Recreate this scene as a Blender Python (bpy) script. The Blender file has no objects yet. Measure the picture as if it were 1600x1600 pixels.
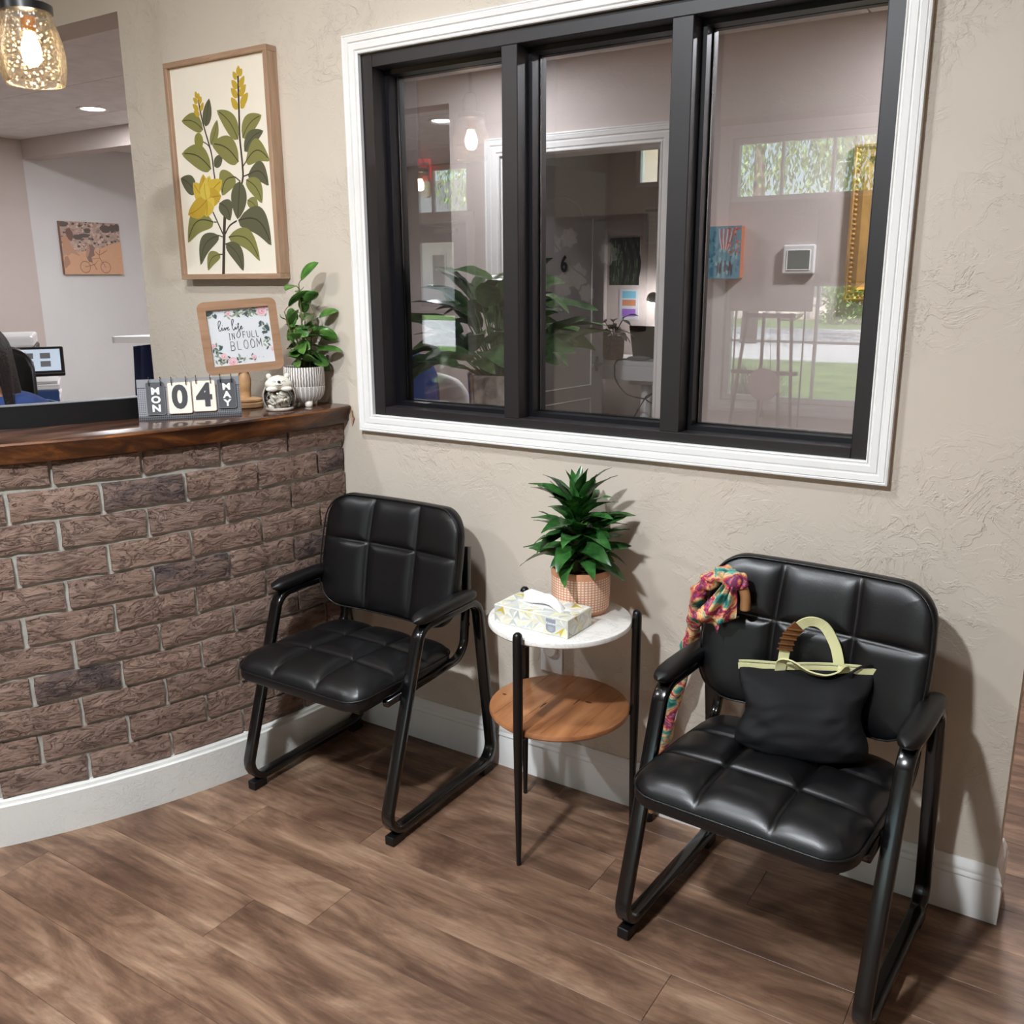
import bpy, bmesh, math, random
from mathutils import Vector, Matrix, noise
random.seed(7)
S = bpy.context.scene
COL = S.collection
PI = math.pi

# ---------------------------------------------------------------- camera
cam_d = bpy.data.cameras.new('camera'); cam = bpy.data.objects.new('camera', cam_d); COL.objects.link(cam)
cam_d.sensor_width = 36.0; cam_d.lens = 36.0 * 1445.0 / 1600.0; cam_d.clip_start = 0.05; cam_d.clip_end = 300
CR = Vector((0.84184394, 0.5396835, -0.00636447)); CU = Vector((-0.12704965, 0.209616, 0.96949447)); CF = Vector((-0.52455426, 0.81535443, -0.24503056))
cam.matrix_world = Matrix(((CR.x, CU.x, -CF.x, 0), (CR.y, CU.y, -CF.y, -2.1293), (CR.z, CU.z, -CF.z, 1.4344), (0, 0, 0, 1)))
S.camera = cam

# ---------------------------------------------------------------- sky, sun, exposure
W = bpy.data.worlds.new('sky'); S.world = W; W.use_nodes = True
_n = W.node_tree.nodes; _l = W.node_tree.links; _n.clear()
_sky = _n.new('ShaderNodeTexSky'); _sky.sky_type = 'NISHITA'; _sky.sun_disc = False
_sky.sun_elevation = math.radians(58); _sky.sun_rotation = math.radians(20); _sky.air_density = 1.0; _sky.dust_density = 1.5
_bg = _n.new('ShaderNodeBackground'); _bg.inputs['Strength'].default_value = 0.55
_wo = _n.new('ShaderNodeOutputWorld'); _l.new(_sky.outputs[0], _bg.inputs[0]); _l.new(_bg.outputs[0], _wo.inputs[0])
sun_d = bpy.data.lights.new('sun', 'SUN'); sun_d.energy = 32.0; sun_d.angle = math.radians(0.6); sun_d.color = (1, 0.95, 0.88)
sun = bpy.data.objects.new('sun_offscreen', sun_d); COL.objects.link(sun)
sun.rotation_euler = (math.radians(-30), math.radians(12), 0)      # high, from behind the building
V = S.view_settings
V.view_transform = 'Standard'; V.look = 'None'; V.gamma = 1.0; V.use_curve_mapping = False
V.exposure = 0.15
DOWNLIGHT_W = 30.0

# ---------------------------------------------------------------- materials
def lin(c):
    return tuple(((v / 255) / 12.92 if v / 255 <= 0.04045 else ((v / 255 + 0.055) / 1.055) ** 2.4) for v in c)
def rgba(c): return (*lin(c), 1)
class NT:
    def __init__(s, name):
        s.m = bpy.data.materials.new(name); s.m.use_nodes = True; s.t = s.m.node_tree; s.n = s.t.nodes; s.l = s.t.links
        s.b = s.n['Principled BSDF']; s.out = s.n['Material Output']
    def new(s, t, **k):
        q = s.n.new(t)
        for a, v in k.items(): setattr(q, a, v)
        return q
    def link(s, a, b): s.l.new(a, b)
    def coord(s, kind='Object', scale=(1, 1, 1), rnd=0.0, rot=(0, 0, 0)):
        tc = s.new('ShaderNodeTexCoord'); mp = s.new('ShaderNodeMapping'); mp.inputs['Scale'].default_value = scale; mp.inputs['Rotation'].default_value = rot
        s.link(tc.outputs[kind], mp.inputs['Vector'])
        if rnd:
            oi = s.new('ShaderNodeObjectInfo'); mu = s.new('ShaderNodeMath', operation='MULTIPLY'); mu.inputs[1].default_value = rnd
            s.link(oi.outputs['Random'], mu.inputs[0]); s.link(mu.outputs[0], mp.inputs['Location'])
        return mp.outputs[0]
    def noise(s, vec, scale, detail=4, rough=0.55, dist=0.0):
        q = s.new('ShaderNodeTexNoise'); q.inputs['Scale'].default_value = scale; q.inputs['Detail'].default_value = detail
        q.inputs['Roughness'].default_value = rough; q.inputs['Distortion'].default_value = dist; s.link(vec, q.inputs['Vector']); return q.outputs['Fac']
    def ramp(s, fac, stops, interp='LINEAR'):
        q = s.new('ShaderNodeValToRGB'); q.color_ramp.interpolation = interp; e = q.color_ramp.elements
        while len(e) < len(stops): e.new(0.5)
        for el, (p, c) in zip(e, stops): el.position = p; el.color = c if len(c) == 4 else (*c, 1)
        s.link(fac, q.inputs[0]); return q.outputs[0]
    def mix(s, fac, a, b, mode='MIX'):
        q = s.new('ShaderNodeMix', data_type='RGBA', blend_type=mode)
        for sock, v in ((q.inputs[0], fac), (q.inputs[6], a), (q.inputs[7], b)):
            if hasattr(v, 'is_output'): s.link(v, sock)
            else: sock.default_value = v
        return q.outputs[2]
    def bump(s, h, strength=0.3, dist=0.01, prev=None):
        q = s.new('ShaderNodeBump'); q.inputs['Strength'].default_value = strength; q.inputs['Distance'].default_value = dist
        s.link(h, q.inputs['Height'])
        if prev is not None: s.link(prev, q.inputs['Normal'])
        return q.outputs[0]
    def base(s, c):
        if hasattr(c, 'is_output'): s.link(c, s.b.inputs['Base Color'])
        else: s.b.inputs['Base Color'].default_value = c
    def set(s, **k):
        for a, v in k.items(): s.b.inputs[a.replace('_', ' ')].default_value = v
    def normal(s, nrm): s.link(nrm, s.b.inputs['Normal'])
def plain(name, c, rough=0.5, metal=0.0, spec=0.5, bump=None, var=0.06, coat=0.0):
    """procedural paint / plastic / metal: a base tone with fine mottling and optional fine relief"""
    t = NT(name); v = t.coord('Object'); f = t.noise(v, 9.0, 3)
    a = lin(c); lo = tuple(x * (1 - var) for x in a); hi = tuple(min(1, x * (1 + var)) for x in a)
    t.base(t.ramp(f, [(0.3, lo), (0.7, hi)])); t.set(Roughness=rough, Metallic=metal, Specular_IOR_Level=spec)
    if coat: t.set(Coat_Weight=coat, Coat_Roughness=0.08)
    if bump: t.normal(t.bump(t.noise(v, bump[0], 4), bump[1], bump[2] if len(bump) > 2 else 0.002))
    return t.m
def printed(name, rough=0.6):
    """flat print: takes the colour stored on the faces"""
    t = NT(name); a = t.new('ShaderNodeVertexColor', layer_name='print'); f = t.noise(t.coord('Object'), 220.0, 3)
    t.base(t.mix(0.12, a.outputs['Color'], t.ramp(f, [(0.3, (0.55,) * 3), (0.7, (1, 1, 1))]), 'MULTIPLY')); t.set(Roughness=rough); return t.m
def glow(name, c, strength):
    t = NT(name); t.base((*c, 1)); t.set(Emission_Strength=strength); t.b.inputs['Emission Color'].default_value = (*c, 1); return t.m

def wall_paint(name, c, strength=0.5, sc=1.0):
    """trowelled plaster: flat patches with raised curled edges and fine grit"""
    t = NT(name); v = t.coord('Object')
    n1 = t.noise(v, 7.5 * sc, 6, 0.66, 1.3); n2 = t.noise(v, 21 * sc, 5, 0.65, 0.8); n3 = t.noise(v, 160, 2)
    r1 = t.ramp(n1, [(0.47, (0, 0, 0)), (0.495, (1, 1, 1)), (0.6, (0.75,) * 3)])
    r2 = t.ramp(n2, [(0.5, (0, 0, 0)), (0.54, (1, 1, 1)), (0.75, (0.6,) * 3)])
    msk = t.ramp(t.noise(v, 2.3, 2), [(0.42, (0, 0, 0)), (0.62, (1, 1, 1))])
    b = t.bump(t.mix(1.0, r1, msk, 'MULTIPLY'), strength * 0.8, 0.0045); b = t.bump(t.mix(1.0, r2, msk, 'MULTIPLY'), strength * 0.8, 0.0032, b); b = t.bump(n3, 0.06, 0.001, b)
    t.normal(b); a = lin(c)
    t.base(t.ramp(t.noise(v, 2.0, 3), [(0.3, tuple(x * 0.965 for x in a)), (0.7, tuple(min(1, x * 1.03) for x in a))]))
    t.set(Roughness=0.55, Specular_IOR_Level=0.35); return t.m

M = {}
M['wall'] = wall_paint('wall_beige_plaster', (208, 197, 183), 0.52)
M['wall_hall'] = wall_paint('hall_beige_plaster', (206, 194, 189), 0.3)
M['wall_white'] = wall_paint('white_plaster', (226, 226, 226), 0.3)
M['ceiling'] = plain('ceiling_white', (225, 222, 218), 0.9, bump=(60, 0.15))
M['tile'] = plain('ceiling_tile', (240, 238, 238), 0.9, bump=(140, 0.3))
M['trim'] = plain('white_trim_paint', (236, 235, 233), 0.35, bump=(300, 0.02), var=0.02)
M['plinth'] = wall_paint('white_plinth_stucco', (228, 227, 222), 0.5, 3.0)
M['black_metal'] = plain('black_satin_metal', (9, 9, 10), 0.32, spec=0.55, var=0.15)
M['black_gloss'] = plain('black_gloss_metal', (8, 8, 9), 0.2, spec=0.6, var=0.15, coat=0.3)
M['bronze'] = plain('dark_bronze_aluminium', (36, 32, 34), 0.42, metal=0.0, spec=0.5, var=0.1)
M['bead'] = plain('black_glazing_rubber', (14, 14, 20), 0.4, spec=0.4, var=0.1)
M['black_plastic'] = plain('black_plastic', (10, 10, 11), 0.45, var=0.1)
M['navy'] = plain('navy_cloth', (28, 36, 70), 0.9, bump=(500, 0.3), var=0.25)
M['blue'] = plain('mid_blue_cloth', (58, 80, 140), 0.9, bump=(500, 0.3), var=0.2)
M['white'] = plain('white_laminate', (232, 230, 230), 0.35, var=0.02)
M['steel'] = plain('brushed_steel', (190, 188, 186), 0.28, metal=1.0, var=0.08)
M['grey'] = plain('grey_plastic', (120, 122, 126), 0.5)
M['print'] = printed('flat_print')
M['print_gloss'] = printed('flat_print_gloss', 0.35)

def leather():
    t = NT('black_grained_leather'); v = t.coord('Object')
    vo = t.new('ShaderNodeTexVoronoi'); vo.inputs['Scale'].default_value = 420; t.link(v, vo.inputs['Vector'])
    t.normal(t.bump(vo.outputs['Distance'], 0.12, 0.0006, t.bump(t.noise(v, 30, 3), 0.06, 0.002)))
    t.base(t.ramp(t.noise(v, 6, 3), [(0.3, lin((9, 9, 11))), (0.7, lin((15, 15, 17)))])); t.set(Roughness=0.36, Specular_IOR_Level=0.5); return t.m
M['leather'] = leather()

def floor_wood():
    t = NT('brown_vinyl_plank'); oi = t.new('ShaderNodeObjectInfo')
    geo = t.new('ShaderNodeNewGeometry'); cb = t.new('ShaderNodeCombineXYZ'); mu = t.new('ShaderNodeMath', operation='MULTIPLY'); mu.inputs[1].default_value = 23.0
    t.link(oi.outputs['Random'], mu.inputs[0]); t.link(mu.outputs[0], cb.inputs[2]); t.link(mu.outputs[0], cb.inputs[0])
    ad = t.new('ShaderNodeVectorMath', operation='ADD'); t.link(geo.outputs['Position'], ad.inputs[0]); t.link(cb.outputs[0], ad.inputs[1])
    def mp(sx, sy):
        m = t.new('ShaderNodeMapping'); m.inputs['Scale'].default_value = (sx, sy, 1); t.link(ad.outputs[0], m.inputs['Vector']); return m.outputs[0]
    big = t.noise(mp(1.5, 5.0), 1.5, 7, 0.64, 0.9); grain = t.noise(mp(3.0, 75.0), 1.0, 5, 0.6, 0.4); mid = t.noise(mp(6, 26), 1.0, 6, 0.65, 1.4)
    c = t.ramp(big, [(0.27, lin((78, 57, 46))), (0.41, lin((108, 82, 66))), (0.54, lin((138, 109, 89))), (0.72, lin((176, 147, 123)))])
    c = t.mix(0.55, c, t.ramp(mid, [(0.28, (0.36, 0.33, 0.31)), (0.52, (0.95, 0.94, 0.92)), (0.75, (1.18, 1.15, 1.1))]), 'MULTIPLY')
    c = t.mix(0.65, c, t.ramp(grain, [(0.3, (0.55, 0.53, 0.5)), (0.6, (1.05, 1.04, 1.03))]), 'MULTIPLY')
    wv = t.new('ShaderNodeTexWave', wave_type='RINGS'); wv.inputs['Scale'].default_value = 1.2; wv.inputs['Distortion'].default_value = 9; wv.inputs['Detail'].default_value = 3; t.link(mp(1.2, 6.5), wv.inputs['Vector'])
    c = t.mix(0.16, c, t.ramp(wv.outputs['Fac'], [(0.0, (0.35, 0.3, 0.27)), (0.35, (1, 1, 1)), (1, (1, 1, 1))]), 'MULTIPLY')
    tone = t.ramp(oi.outputs['Random'], [(0, (0.93, 0.92, 0.92)), (1, (1.05, 1.04, 1.03))])
    t.base(t.mix(1.0, c, tone, 'MULTIPLY')); t.set(Roughness=0.42, Specular_IOR_Level=0.4)
    t.normal(t.bump(grain, 0.12, 0.001)); return t.m
M['floor'] = floor_wood()

def brick_mat():
    t = NT('tumbled_brown_brick'); v = t.coord('Object', scale=(1, 1, 2.1), rnd=37.0); oi = t.new('ShaderNodeObjectInfo')
    n = t.noise(v, 26, 6, 0.65, 0.6); n2 = t.noise(v, 9, 4, 0.6, 1.2); g = t.noise(v, 320, 2)
    c = t.ramp(n2, [(0.3, lin((130, 106, 95))), (0.5, lin((151, 126, 113))), (0.72, lin((168, 143, 130)))])
    c = t.mix(0.4, c, t.ramp(n, [(0.32, (0.5, 0.47, 0.46)), (0.5, (1, 1, 1)), (0.7, (1.1, 1.08, 1.06))]), 'MULTIPLY')
    ck = t.ramp(t.noise(v, 13, 6, 0.65, 2.2), [(0.47, (1, 1, 1)), (0.485, (0.35, 0.32, 0.3)), (0.5, (1, 1, 1))]); c = t.mix(0.4, c, ck, 'MULTIPLY')
    dk = t.ramp(t.noise(v, 14, 5, 0.6, 0.5), [(0.36, lin((88, 77, 78))), (0.62, lin((138, 116, 106)))])
    c = t.mix(oi.outputs['Alpha'], dk, c)                      # fired-dark bricks carry object alpha 0
    c = t.mix(1.0, c, t.ramp(oi.outputs['Random'], [(0, (0.9, 0.9, 0.9)), (1, (1.07, 1.05, 1.03))]), 'MULTIPLY')
    t.base(c); t.set(Roughness=0.85, Specular_IOR_Level=0.25)
    b = t.bump(t.ramp(t.noise(v, 17, 5, 0.62, 1.8), [(0.38, (0, 0, 0)), (0.47, (.85,) * 3), (0.6, (1, 1, 1))]), 0.9, 0.012)
    t.normal(t.bump(g, 0.3, 0.0015, t.bump(n, 0.75, 0.009, b))); return t.m
M['brick'] = brick_mat()
def mortar():
    t = NT('grey_mortar'); v = t.coord('Object'); f = t.noise(v, 40, 5)
    t.base(t.ramp(f, [(0.3, lin((166, 163, 154))), (0.7, lin((192, 189, 180)))])); t.set(Roughness=0.95); t.normal(t.bump(t.noise(v, 200, 3), 0.5, 0.002)); return t.m
M['mortar'] = mortar()

def wood(name, dark, mid, light, sx=2.0, sy=30.0, rough=0.4, spec=0.5, axis=0, coat=0.0, ringy=0.3):
    t = NT(name); sc = [sy, sy, sy]; sc[axis] = sx
    v = t.coord('Object', scale=tuple(sc), rnd=5.0); f = t.noise(v, 1.0, 6, 0.6, 0.8); g = t.noise(v, 5.0, 3)
    c = t.ramp(f, [(0.28, lin(dark)), (0.5, lin(mid)), (0.72, lin(light))])
    c = t.mix(0.25, c, t.ramp(g, [(0.3, (0.6,) * 3), (0.7, (1, 1, 1))]), 'MULTIPLY')
    t.base(c); t.set(Roughness=rough, Specular_IOR_Level=spec); t.normal(t.bump(f, 0.12, 0.002))
    if coat: t.set(Coat_Weight=coat, Coat_Roughness=0.06)
    return t.m
M['oak'] = wood('pale_oak', (150, 118, 94), (174, 142, 116), (192, 162, 136), 3, 45, 0.5, axis=2)
M['oak_h'] = wood('pale_oak_across', (150, 118, 94), (174, 142, 116), (192, 162, 136), 3, 45, 0.5, axis=0)
M['mdf'] = wood('tan_wood_board', (150, 112, 82), (166, 128, 98), (178, 140, 110), 4, 30, 0.55, axis=0)
M['beech'] = wood('turned_beech', (168, 126, 86), (196, 154, 112), (212, 172, 130), 5, 30, 0.45, axis=0)
M['shelf_wood'] = wood('honey_acacia', (134, 84, 52), (170, 114, 74), (196, 142, 98), 2.2, 14, 0.33, axis=1)
M['counter'] = wood('walnut_live_edge', (30, 17, 12), (70, 44, 32), (118, 82, 60), 2.5, 22, 0.22, 0.6, axis=1, coat=0.55)
M['counter_edge'] = wood('walnut_raw_edge', (34, 18, 10), (92, 52, 24), (150, 92, 44), 4, 20, 0.4, 0.5, axis=1, coat=0.2)
M['dark_wood'] = wood('dark_easel_wood', (58, 38, 30), (84, 58, 46), (104, 76, 60), 3, 30, 0.5, axis=2)
M['gold'] = plain('antique_gold', (196, 152, 82), 0.38, metal=0.6, bump=(60, 0.4, 0.004), var=0.3)

def marble():
    t = NT('white_marble'); v = t.coord('Object'); w = t.noise(v, 7, 8, 0.6, 2.2)
    t.base(t.ramp(w, [(0.4, lin((236, 233, 228))), (0.49, lin((232, 228, 223))), (0.505, lin((216, 211, 205))), (0.52, lin((234, 231, 226))), (0.7, lin((240, 238, 234)))]))
    t.set(Roughness=0.25, Specular_IOR_Level=0.5); return t.m
M['marble'] = marble()

def leaf_mat(name, dark, light, rough=0.35, vein=None):
    t = NT(name); v = t.coord('Object', rnd=9.0); f = t.noise(v, 30, 4)
    c = t.ramp(f, [(0.3, lin(dark)), (0.7, lin(light))])
    oi = t.new('ShaderNodeObjectInfo'); c = t.mix(1.0, c, t.ramp(oi.outputs['Random'], [(0, (0.75,) * 3), (1, (1.25, 1.25, 1.2))]), 'MULTIPLY')
    t.base(c); t.set(Roughness=rough, Specular_IOR_Level=0.5); t.set(Subsurface_Weight=0.0)
    return t.m
M['leaf_dracaena'] = leaf_mat('dracaena_leaf', (24, 62, 28), (66, 120, 56), 0.26)
M['leaf_pep'] = leaf_mat('glossy_round_leaf', (38, 84, 34), (98, 142, 62), 0.3)
M['leaf_lily'] = leaf_mat('peace_lily_leaf', (52, 84, 48), (112, 142, 94), 0.3)
M['leaf_bronze'] = leaf_mat('bronze_green_leaf', (44, 48, 38), (98, 92, 74), 0.35)
M['stem'] = plain('green_brown_stem', (92, 96, 52), 0.6, var=0.2)
M['soil'] = plain('dark_red_bark_soil', (58, 30, 24), 0.95, bump=(90, 1.0, 0.006), var=0.4)

def glass_pane(name, refl=0.12, tint=(0.9, 0.92, 0.92), boost=1.0):
    t = NT(name); t.n.remove(t.b)
    tr = t.new('ShaderNodeBsdfTransparent'); tr.inputs[0].default_value = (*tint, 1)
    gl = t.new('ShaderNodeBsdfGlossy'); gl.inputs['Roughness'].default_value = 0.0; gl.inputs['Color'].default_value = (1, 1, 1, 1)
    fr = t.new('ShaderNodeFresnel'); fr.inputs['IOR'].default_value = 1.5
    ma = t.new('ShaderNodeMath', operation='MULTIPLY_ADD'); ma.inputs[1].default_value = boost; ma.inputs[2].default_value = refl; t.link(fr.outputs[0], ma.inputs[0])
    mx = t.new('ShaderNodeMixShader'); t.link(ma.outputs[0], mx.inputs[0]); t.link(tr.outputs[0], mx.inputs[1]); t.link(gl.outputs[0], mx.inputs[2]); t.link(mx.outputs[0], t.out.inputs[0]); return t.m
M['glass'] = glass_pane('interior_window_glass', 0.07, (0.86, 0.87, 0.88))
M['glass_clear'] = glass_pane('clear_window_glass', 0.0)
def seeded_glass():
    t = NT('seeded_amber_glass'); t.n.remove(t.b); v = t.coord('Object')
    vo = t.new('ShaderNodeTexVoronoi'); vo.inputs['Scale'].default_value = 105; t.link(v, vo.inputs['Vector'])
    bub = t.ramp(vo.outputs['Distance'], [(0.18, (1, 1, 1)), (0.34, (0, 0, 0))])
    bp = t.bump(t.noise(v, 160, 3), 0.9, 0.004)
    tr = t.new('ShaderNodeBsdfTransparent'); tr.inputs[0].default_value = (0.97, 0.95, 0.91, 1)
    gl = t.new('ShaderNodeBsdfGlossy'); gl.inputs['Roughness'].default_value = 0.12; gl.inputs['Color'].default_value = (1, 0.96, 0.9, 1); t.link(bp, gl.inputs['Normal'])
    fr = t.new('ShaderNodeLayerWeight'); fr.inputs[0].default_value = 0.16
    ad = t.new('ShaderNodeMath', operation='MULTIPLY_ADD'); ad.inputs[1].default_value = 0.4; ad.use_clamp = True; t.link(bub, ad.inputs[0]); t.link(fr.outputs['Fresnel'], ad.inputs[2])
    mx = t.new('ShaderNodeMixShader'); t.link(ad.outputs[0], mx.inputs[0]); t.link(tr.outputs[0], mx.inputs[1]); t.link(gl.outputs[0], mx.inputs[2]); t.link(mx.outputs[0], t.out.inputs[0]); return t.m
M['seeded'] = seeded_glass()

# ---------------------------------------------------------------- geometry helpers
def obj(name, vf, mat=None, parent=None, loc=(0, 0, 0), rot=(0, 0, 0), smooth=False, colors=None, auto=None):
    """vf = (verts, faces) or Mesh -> one linked object"""
    if isinstance(vf, bpy.types.Mesh): me = vf
    else:
        me = bpy.data.meshes.new(name); me.from_pydata([tuple(v) for v in vf[0]], [], vf[1]); me.validate()
        bm = bmesh.new(); bm.from_mesh(me); bmesh.ops.recalc_face_normals(bm, faces=bm.faces) if colors is None else None; bm.to_mesh(me); bm.free()
        if colors is not None:
            ca = me.color_attributes.new('print', 'FLOAT_COLOR', 'CORNER')
            for p in me.polygons:
                c = colors[p.index]
                for li in p.loop_indices: ca.data[li].color = (*lin(c), 1)
        if smooth: me.shade_smooth()
        if auto is not None:
            me.shade_smooth()
            try: me.set_sharp_from_angle(angle=math.radians(auto))
            except Exception: pass
        if mat is not None: me.materials.append(M[mat] if isinstance(mat, str) else mat)
    o = bpy.data.objects.new(name, me); COL.objects.link(o); o.location = loc; o.rotation_euler = rot
    if parent is not None: o.parent = parent
    return o
def tag(o, label=None, cat=None, group=None, kind=None):
    if label: o['label'] = label
    if cat: o['category'] = cat
    if group: o['group'] = group
    if kind: o['kind'] = kind
    return o
def thing(name, label, cat, loc=(0, 0, 0), rotz=0.0, group=None):
    o = bpy.data.objects.new(name, None); COL.objects.link(o); o.empty_display_size = 0.05; o.location = loc; o.rotation_euler = (0, 0, rotz)
    return tag(o, label, cat, group)
def struct(name, vf, mat, label=None, parent=None, **k):
    o = obj(name, vf, mat, parent, **k)
    if parent is None: o['kind'] = 'structure'
    if label: o['label'] = label
    return o
def join(*vfs):
    V_, F_ = [], []
    for v, f in vfs:
        n = len(V_); V_ += [tuple(x) for x in v]; F_ += [tuple(i + n for i in q) for q in f]
    return V_, F_
def xf(vf, loc=(0, 0, 0), rot=(0, 0, 0), scale=(1, 1, 1)):
    from mathutils import Euler
    m = Matrix.Translation(loc) @ Euler(rot).to_matrix().to_4x4() @ Matrix.Diagonal((*scale, 1))
    return [tuple(m @ Vector(v)) for v in vf[0]], vf[1]
def box(x0, x1, y0, y1, z0, z1):
    v = [(x, y, z) for z in (z0, z1) for y in (y0, y1) for x in (x0, x1)]
    return v, [(0, 2, 3, 1), (4, 5, 7, 6), (0, 1, 5, 4), (2, 6, 7, 3), (0, 4, 6, 2), (1, 3, 7, 5)]
def bbox(x0, x1, y0, y1, z0, z1, b=0.003, seg=2):
    bm = bmesh.new(); bmesh.ops.create_cube(bm, size=1.0)
    for v in bm.verts: v.co = Vector(((x0 + x1) / 2 + v.co.x * (x1 - x0), (y0 + y1) / 2 + v.co.y * (y1 - y0), (z0 + z1) / 2 + v.co.z * (z1 - z0)))
    bmesh.ops.bevel(bm, geom=list(bm.edges), offset=b, segments=seg, profile=0.5, affect='EDGES')
    bm.verts.index_update(); r = ([tuple(v.co) for v in bm.verts], [tuple(v.index for v in f.verts) for f in bm.faces]); bm.free(); return r
def lathe(prof, n=32, cap=True, arc=2 * PI):
    """prof = [(r,z)...] around z"""
    V_, F_ = [], []; k = len(prof)
    for i in range(n):
        a = arc * i / n
        for r, z in prof: V_.append((r * math.cos(a), r * math.sin(a), z))
    for i in range(n):
        j = (i + 1) % n
        for q in range(k - 1): F_.append((i * k + q, j * k + q, j * k + q + 1, i * k + q + 1))
    if cap:
        if prof[0][0] > 1e-6: F_.append(tuple(i * k for i in range(n))[::-1])
        if prof[-1][0] > 1e-6: F_.append(tuple(i * k + k - 1 for i in range(n)))
    return V_, F_
def prism(out, z0, z1):
    n = len(out); v = [(x, y, z0) for x, y in out] + [(x, y, z1) for x, y in out]
    return v, [tuple(range(n))[::-1], tuple(range(n, 2 * n))] + [(i, (i + 1) % n, n + (i + 1) % n, n + i) for i in range(n)]
def rrect(w, h, r, seg=6, cx=0, cy=0):
    o = []
    for sx, sy, a0 in ((1, 1, 0), (-1, 1, 90), (-1, -1, 180), (1, -1, 270)):
        for i in range(seg + 1):
            a = math.radians(a0 + 90 * i / seg); o.append((cx + sx * (w / 2 - r) + r * math.cos(a), cy + sy * (h / 2 - r) + r * math.sin(a)))
    return o
def circ(r, n=12, sy=1.0): return [(r * math.cos(2 * PI * i / n), r * sy * math.sin(2 * PI * i / n)) for i in range(n)]
def fillet(pts, r, seg=6, closed=False):
    P = [Vector(p) for p in pts]; n = len(P); out = []
    for i in range(n):
        if not closed and i in (0, n - 1): out.append(P[i]); continue
        a, b, c = P[i - 1], P[i], P[(i + 1) % n]; u = (a - b).normalized(); v = (c - b).normalized()
        ang = u.angle(v); d = min(r / math.tan(ang / 2), (a - b).length * 0.49, (c - b).length * 0.49); rr = d * math.tan(ang / 2)
        p0 = b + u * d; p1 = b + v * d; ctr = b + (u + v).normalized() * (rr / math.sin(ang / 2))
        for k in range(seg + 1):
            t = k / seg; e = (p0 - ctr).lerp(p1 - ctr, t)
            out.append(ctr + e.normalized() * rr)
    return out
def sweep(path, prof, closed=False, nrm=None, caps=True, scale=None, twist=0.0):
    """prof (a,b): a along frame normal, b along binormal"""
    P = [Vector(p) for p in path]; n = len(P); k = len(prof); V_, F_ = [], []; N = None
    for i in range(n):
        if closed: T = (P[(i + 1) % n] - P[i - 1])
        else: T = P[min(i + 1, n - 1)] - P[max(i - 1, 0)]
        T.normalize()
        if nrm is not None: N = Vector(nrm); N = (N - T * N.dot(T)).normalized()
        elif N is None:
            N = Vector((0, 0, 1)) if abs(T.z) < 0.9 else Vector((1, 0, 0)); N = (N - T * N.dot(T)).normalized()
        else: N = (N - T * N.dot(T)).normalized()
        B = T.cross(N); s = scale[i] if scale else 1.0
        ca, sa = math.cos(twist * i), math.sin(twist * i)
        for a, b in prof: V_.append(tuple(P[i] + (N * (a * ca - b * sa) + B * (a * sa + b * ca)) * s))
    m = n if closed else n - 1
    for i in range(m):
        j = (i + 1) % n
        for q in range(k):
            r = (q + 1) % k; F_.append((i * k + q, i * k + r, j * k + r, j * k + q))
    if caps and not closed: F_.append(tuple(range(k))[::-1]); F_.append(tuple((n - 1) * k + q for q in range(k)))
    return V_, F_
def tube(path, r, n=10, **k): return sweep(path, circ(r, n), **k)
def spline(pts, seg=8):
    P = [Vector(p) for p in pts]; out = []
    for i in range(len(P) - 1):
        a, b, c, d = P[max(i - 1, 0)], P[i], P[i + 1], P[min(i + 2, len(P) - 1)]
        for s in range(seg):
            t = s / seg; out.append(0.5 * ((2 * b) + (c - a) * t + (2 * a - 5 * b + 4 * c - d) * t * t + (3 * b - a - 3 * c + d) * t ** 3))
    out.append(P[-1]); return out
def sphere(rx, ry, rz, nu=20, nv=12, c=(0, 0, 0)):
    prof = [(math.sin(PI * i / nv), -math.cos(PI * i / nv)) for i in range(nv + 1)]
    v, f = [], []
    v.append((c[0], c[1], c[2] - rz))
    for i in range(1, nv):
        for j in range(nu): a = 2 * PI * j / nu; v.append((c[0] + rx * prof[i][0] * math.cos(a), c[1] + ry * prof[i][0] * math.sin(a), c[2] + rz * prof[i][1]))
    v.append((c[0], c[1], c[2] + rz)); L = len(v) - 1
    for j in range(nu):
        q = (j + 1) % nu; f.append((0, 1 + q, 1 + j)); f.append((L, 1 + (nv - 2) * nu + j, 1 + (nv - 2) * nu + q))
        for i in range(nv - 2): f.append((1 + i * nu + j, 1 + i * nu + q, 1 + (i + 1) * nu + q, 1 + (i + 1) * nu + j))
    return v, f
def text(body, size=1.0, bold=0.0, ext=0.0, align='CENTER', xs=1.0):
    c = bpy.data.curves.new('t', 'FONT'); c.body = body; c.size = size; c.align_x = align; c.align_y = 'CENTER'; c.offset = bold; c.extrude = ext; c.resolution_u = 4
    o = bpy.data.objects.new('t', c); COL.objects.link(o); dg = bpy.context.evaluated_depsgraph_get()
    me = bpy.data.meshes.new_from_object(o.evaluated_get(dg)); vf = ([(v.co.x * xs, v.co.y, v.co.z) for v in me.vertices], [tuple(p.vertices) for p in me.polygons])
    bpy.data.objects.remove(o); bpy.data.curves.remove(c); bpy.data.meshes.remove(me); return vf
def grid(nu, nv, fn):
    v = [fn(i / nu, j / nv) for j in range(nv + 1) for i in range(nu + 1)]
    return v, [(j * (nu + 1) + i, j * (nu + 1) + i + 1, (j + 1) * (nu + 1) + i + 1, (j + 1) * (nu + 1) + i) for j in range(nv) for i in range(nu)]
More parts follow.
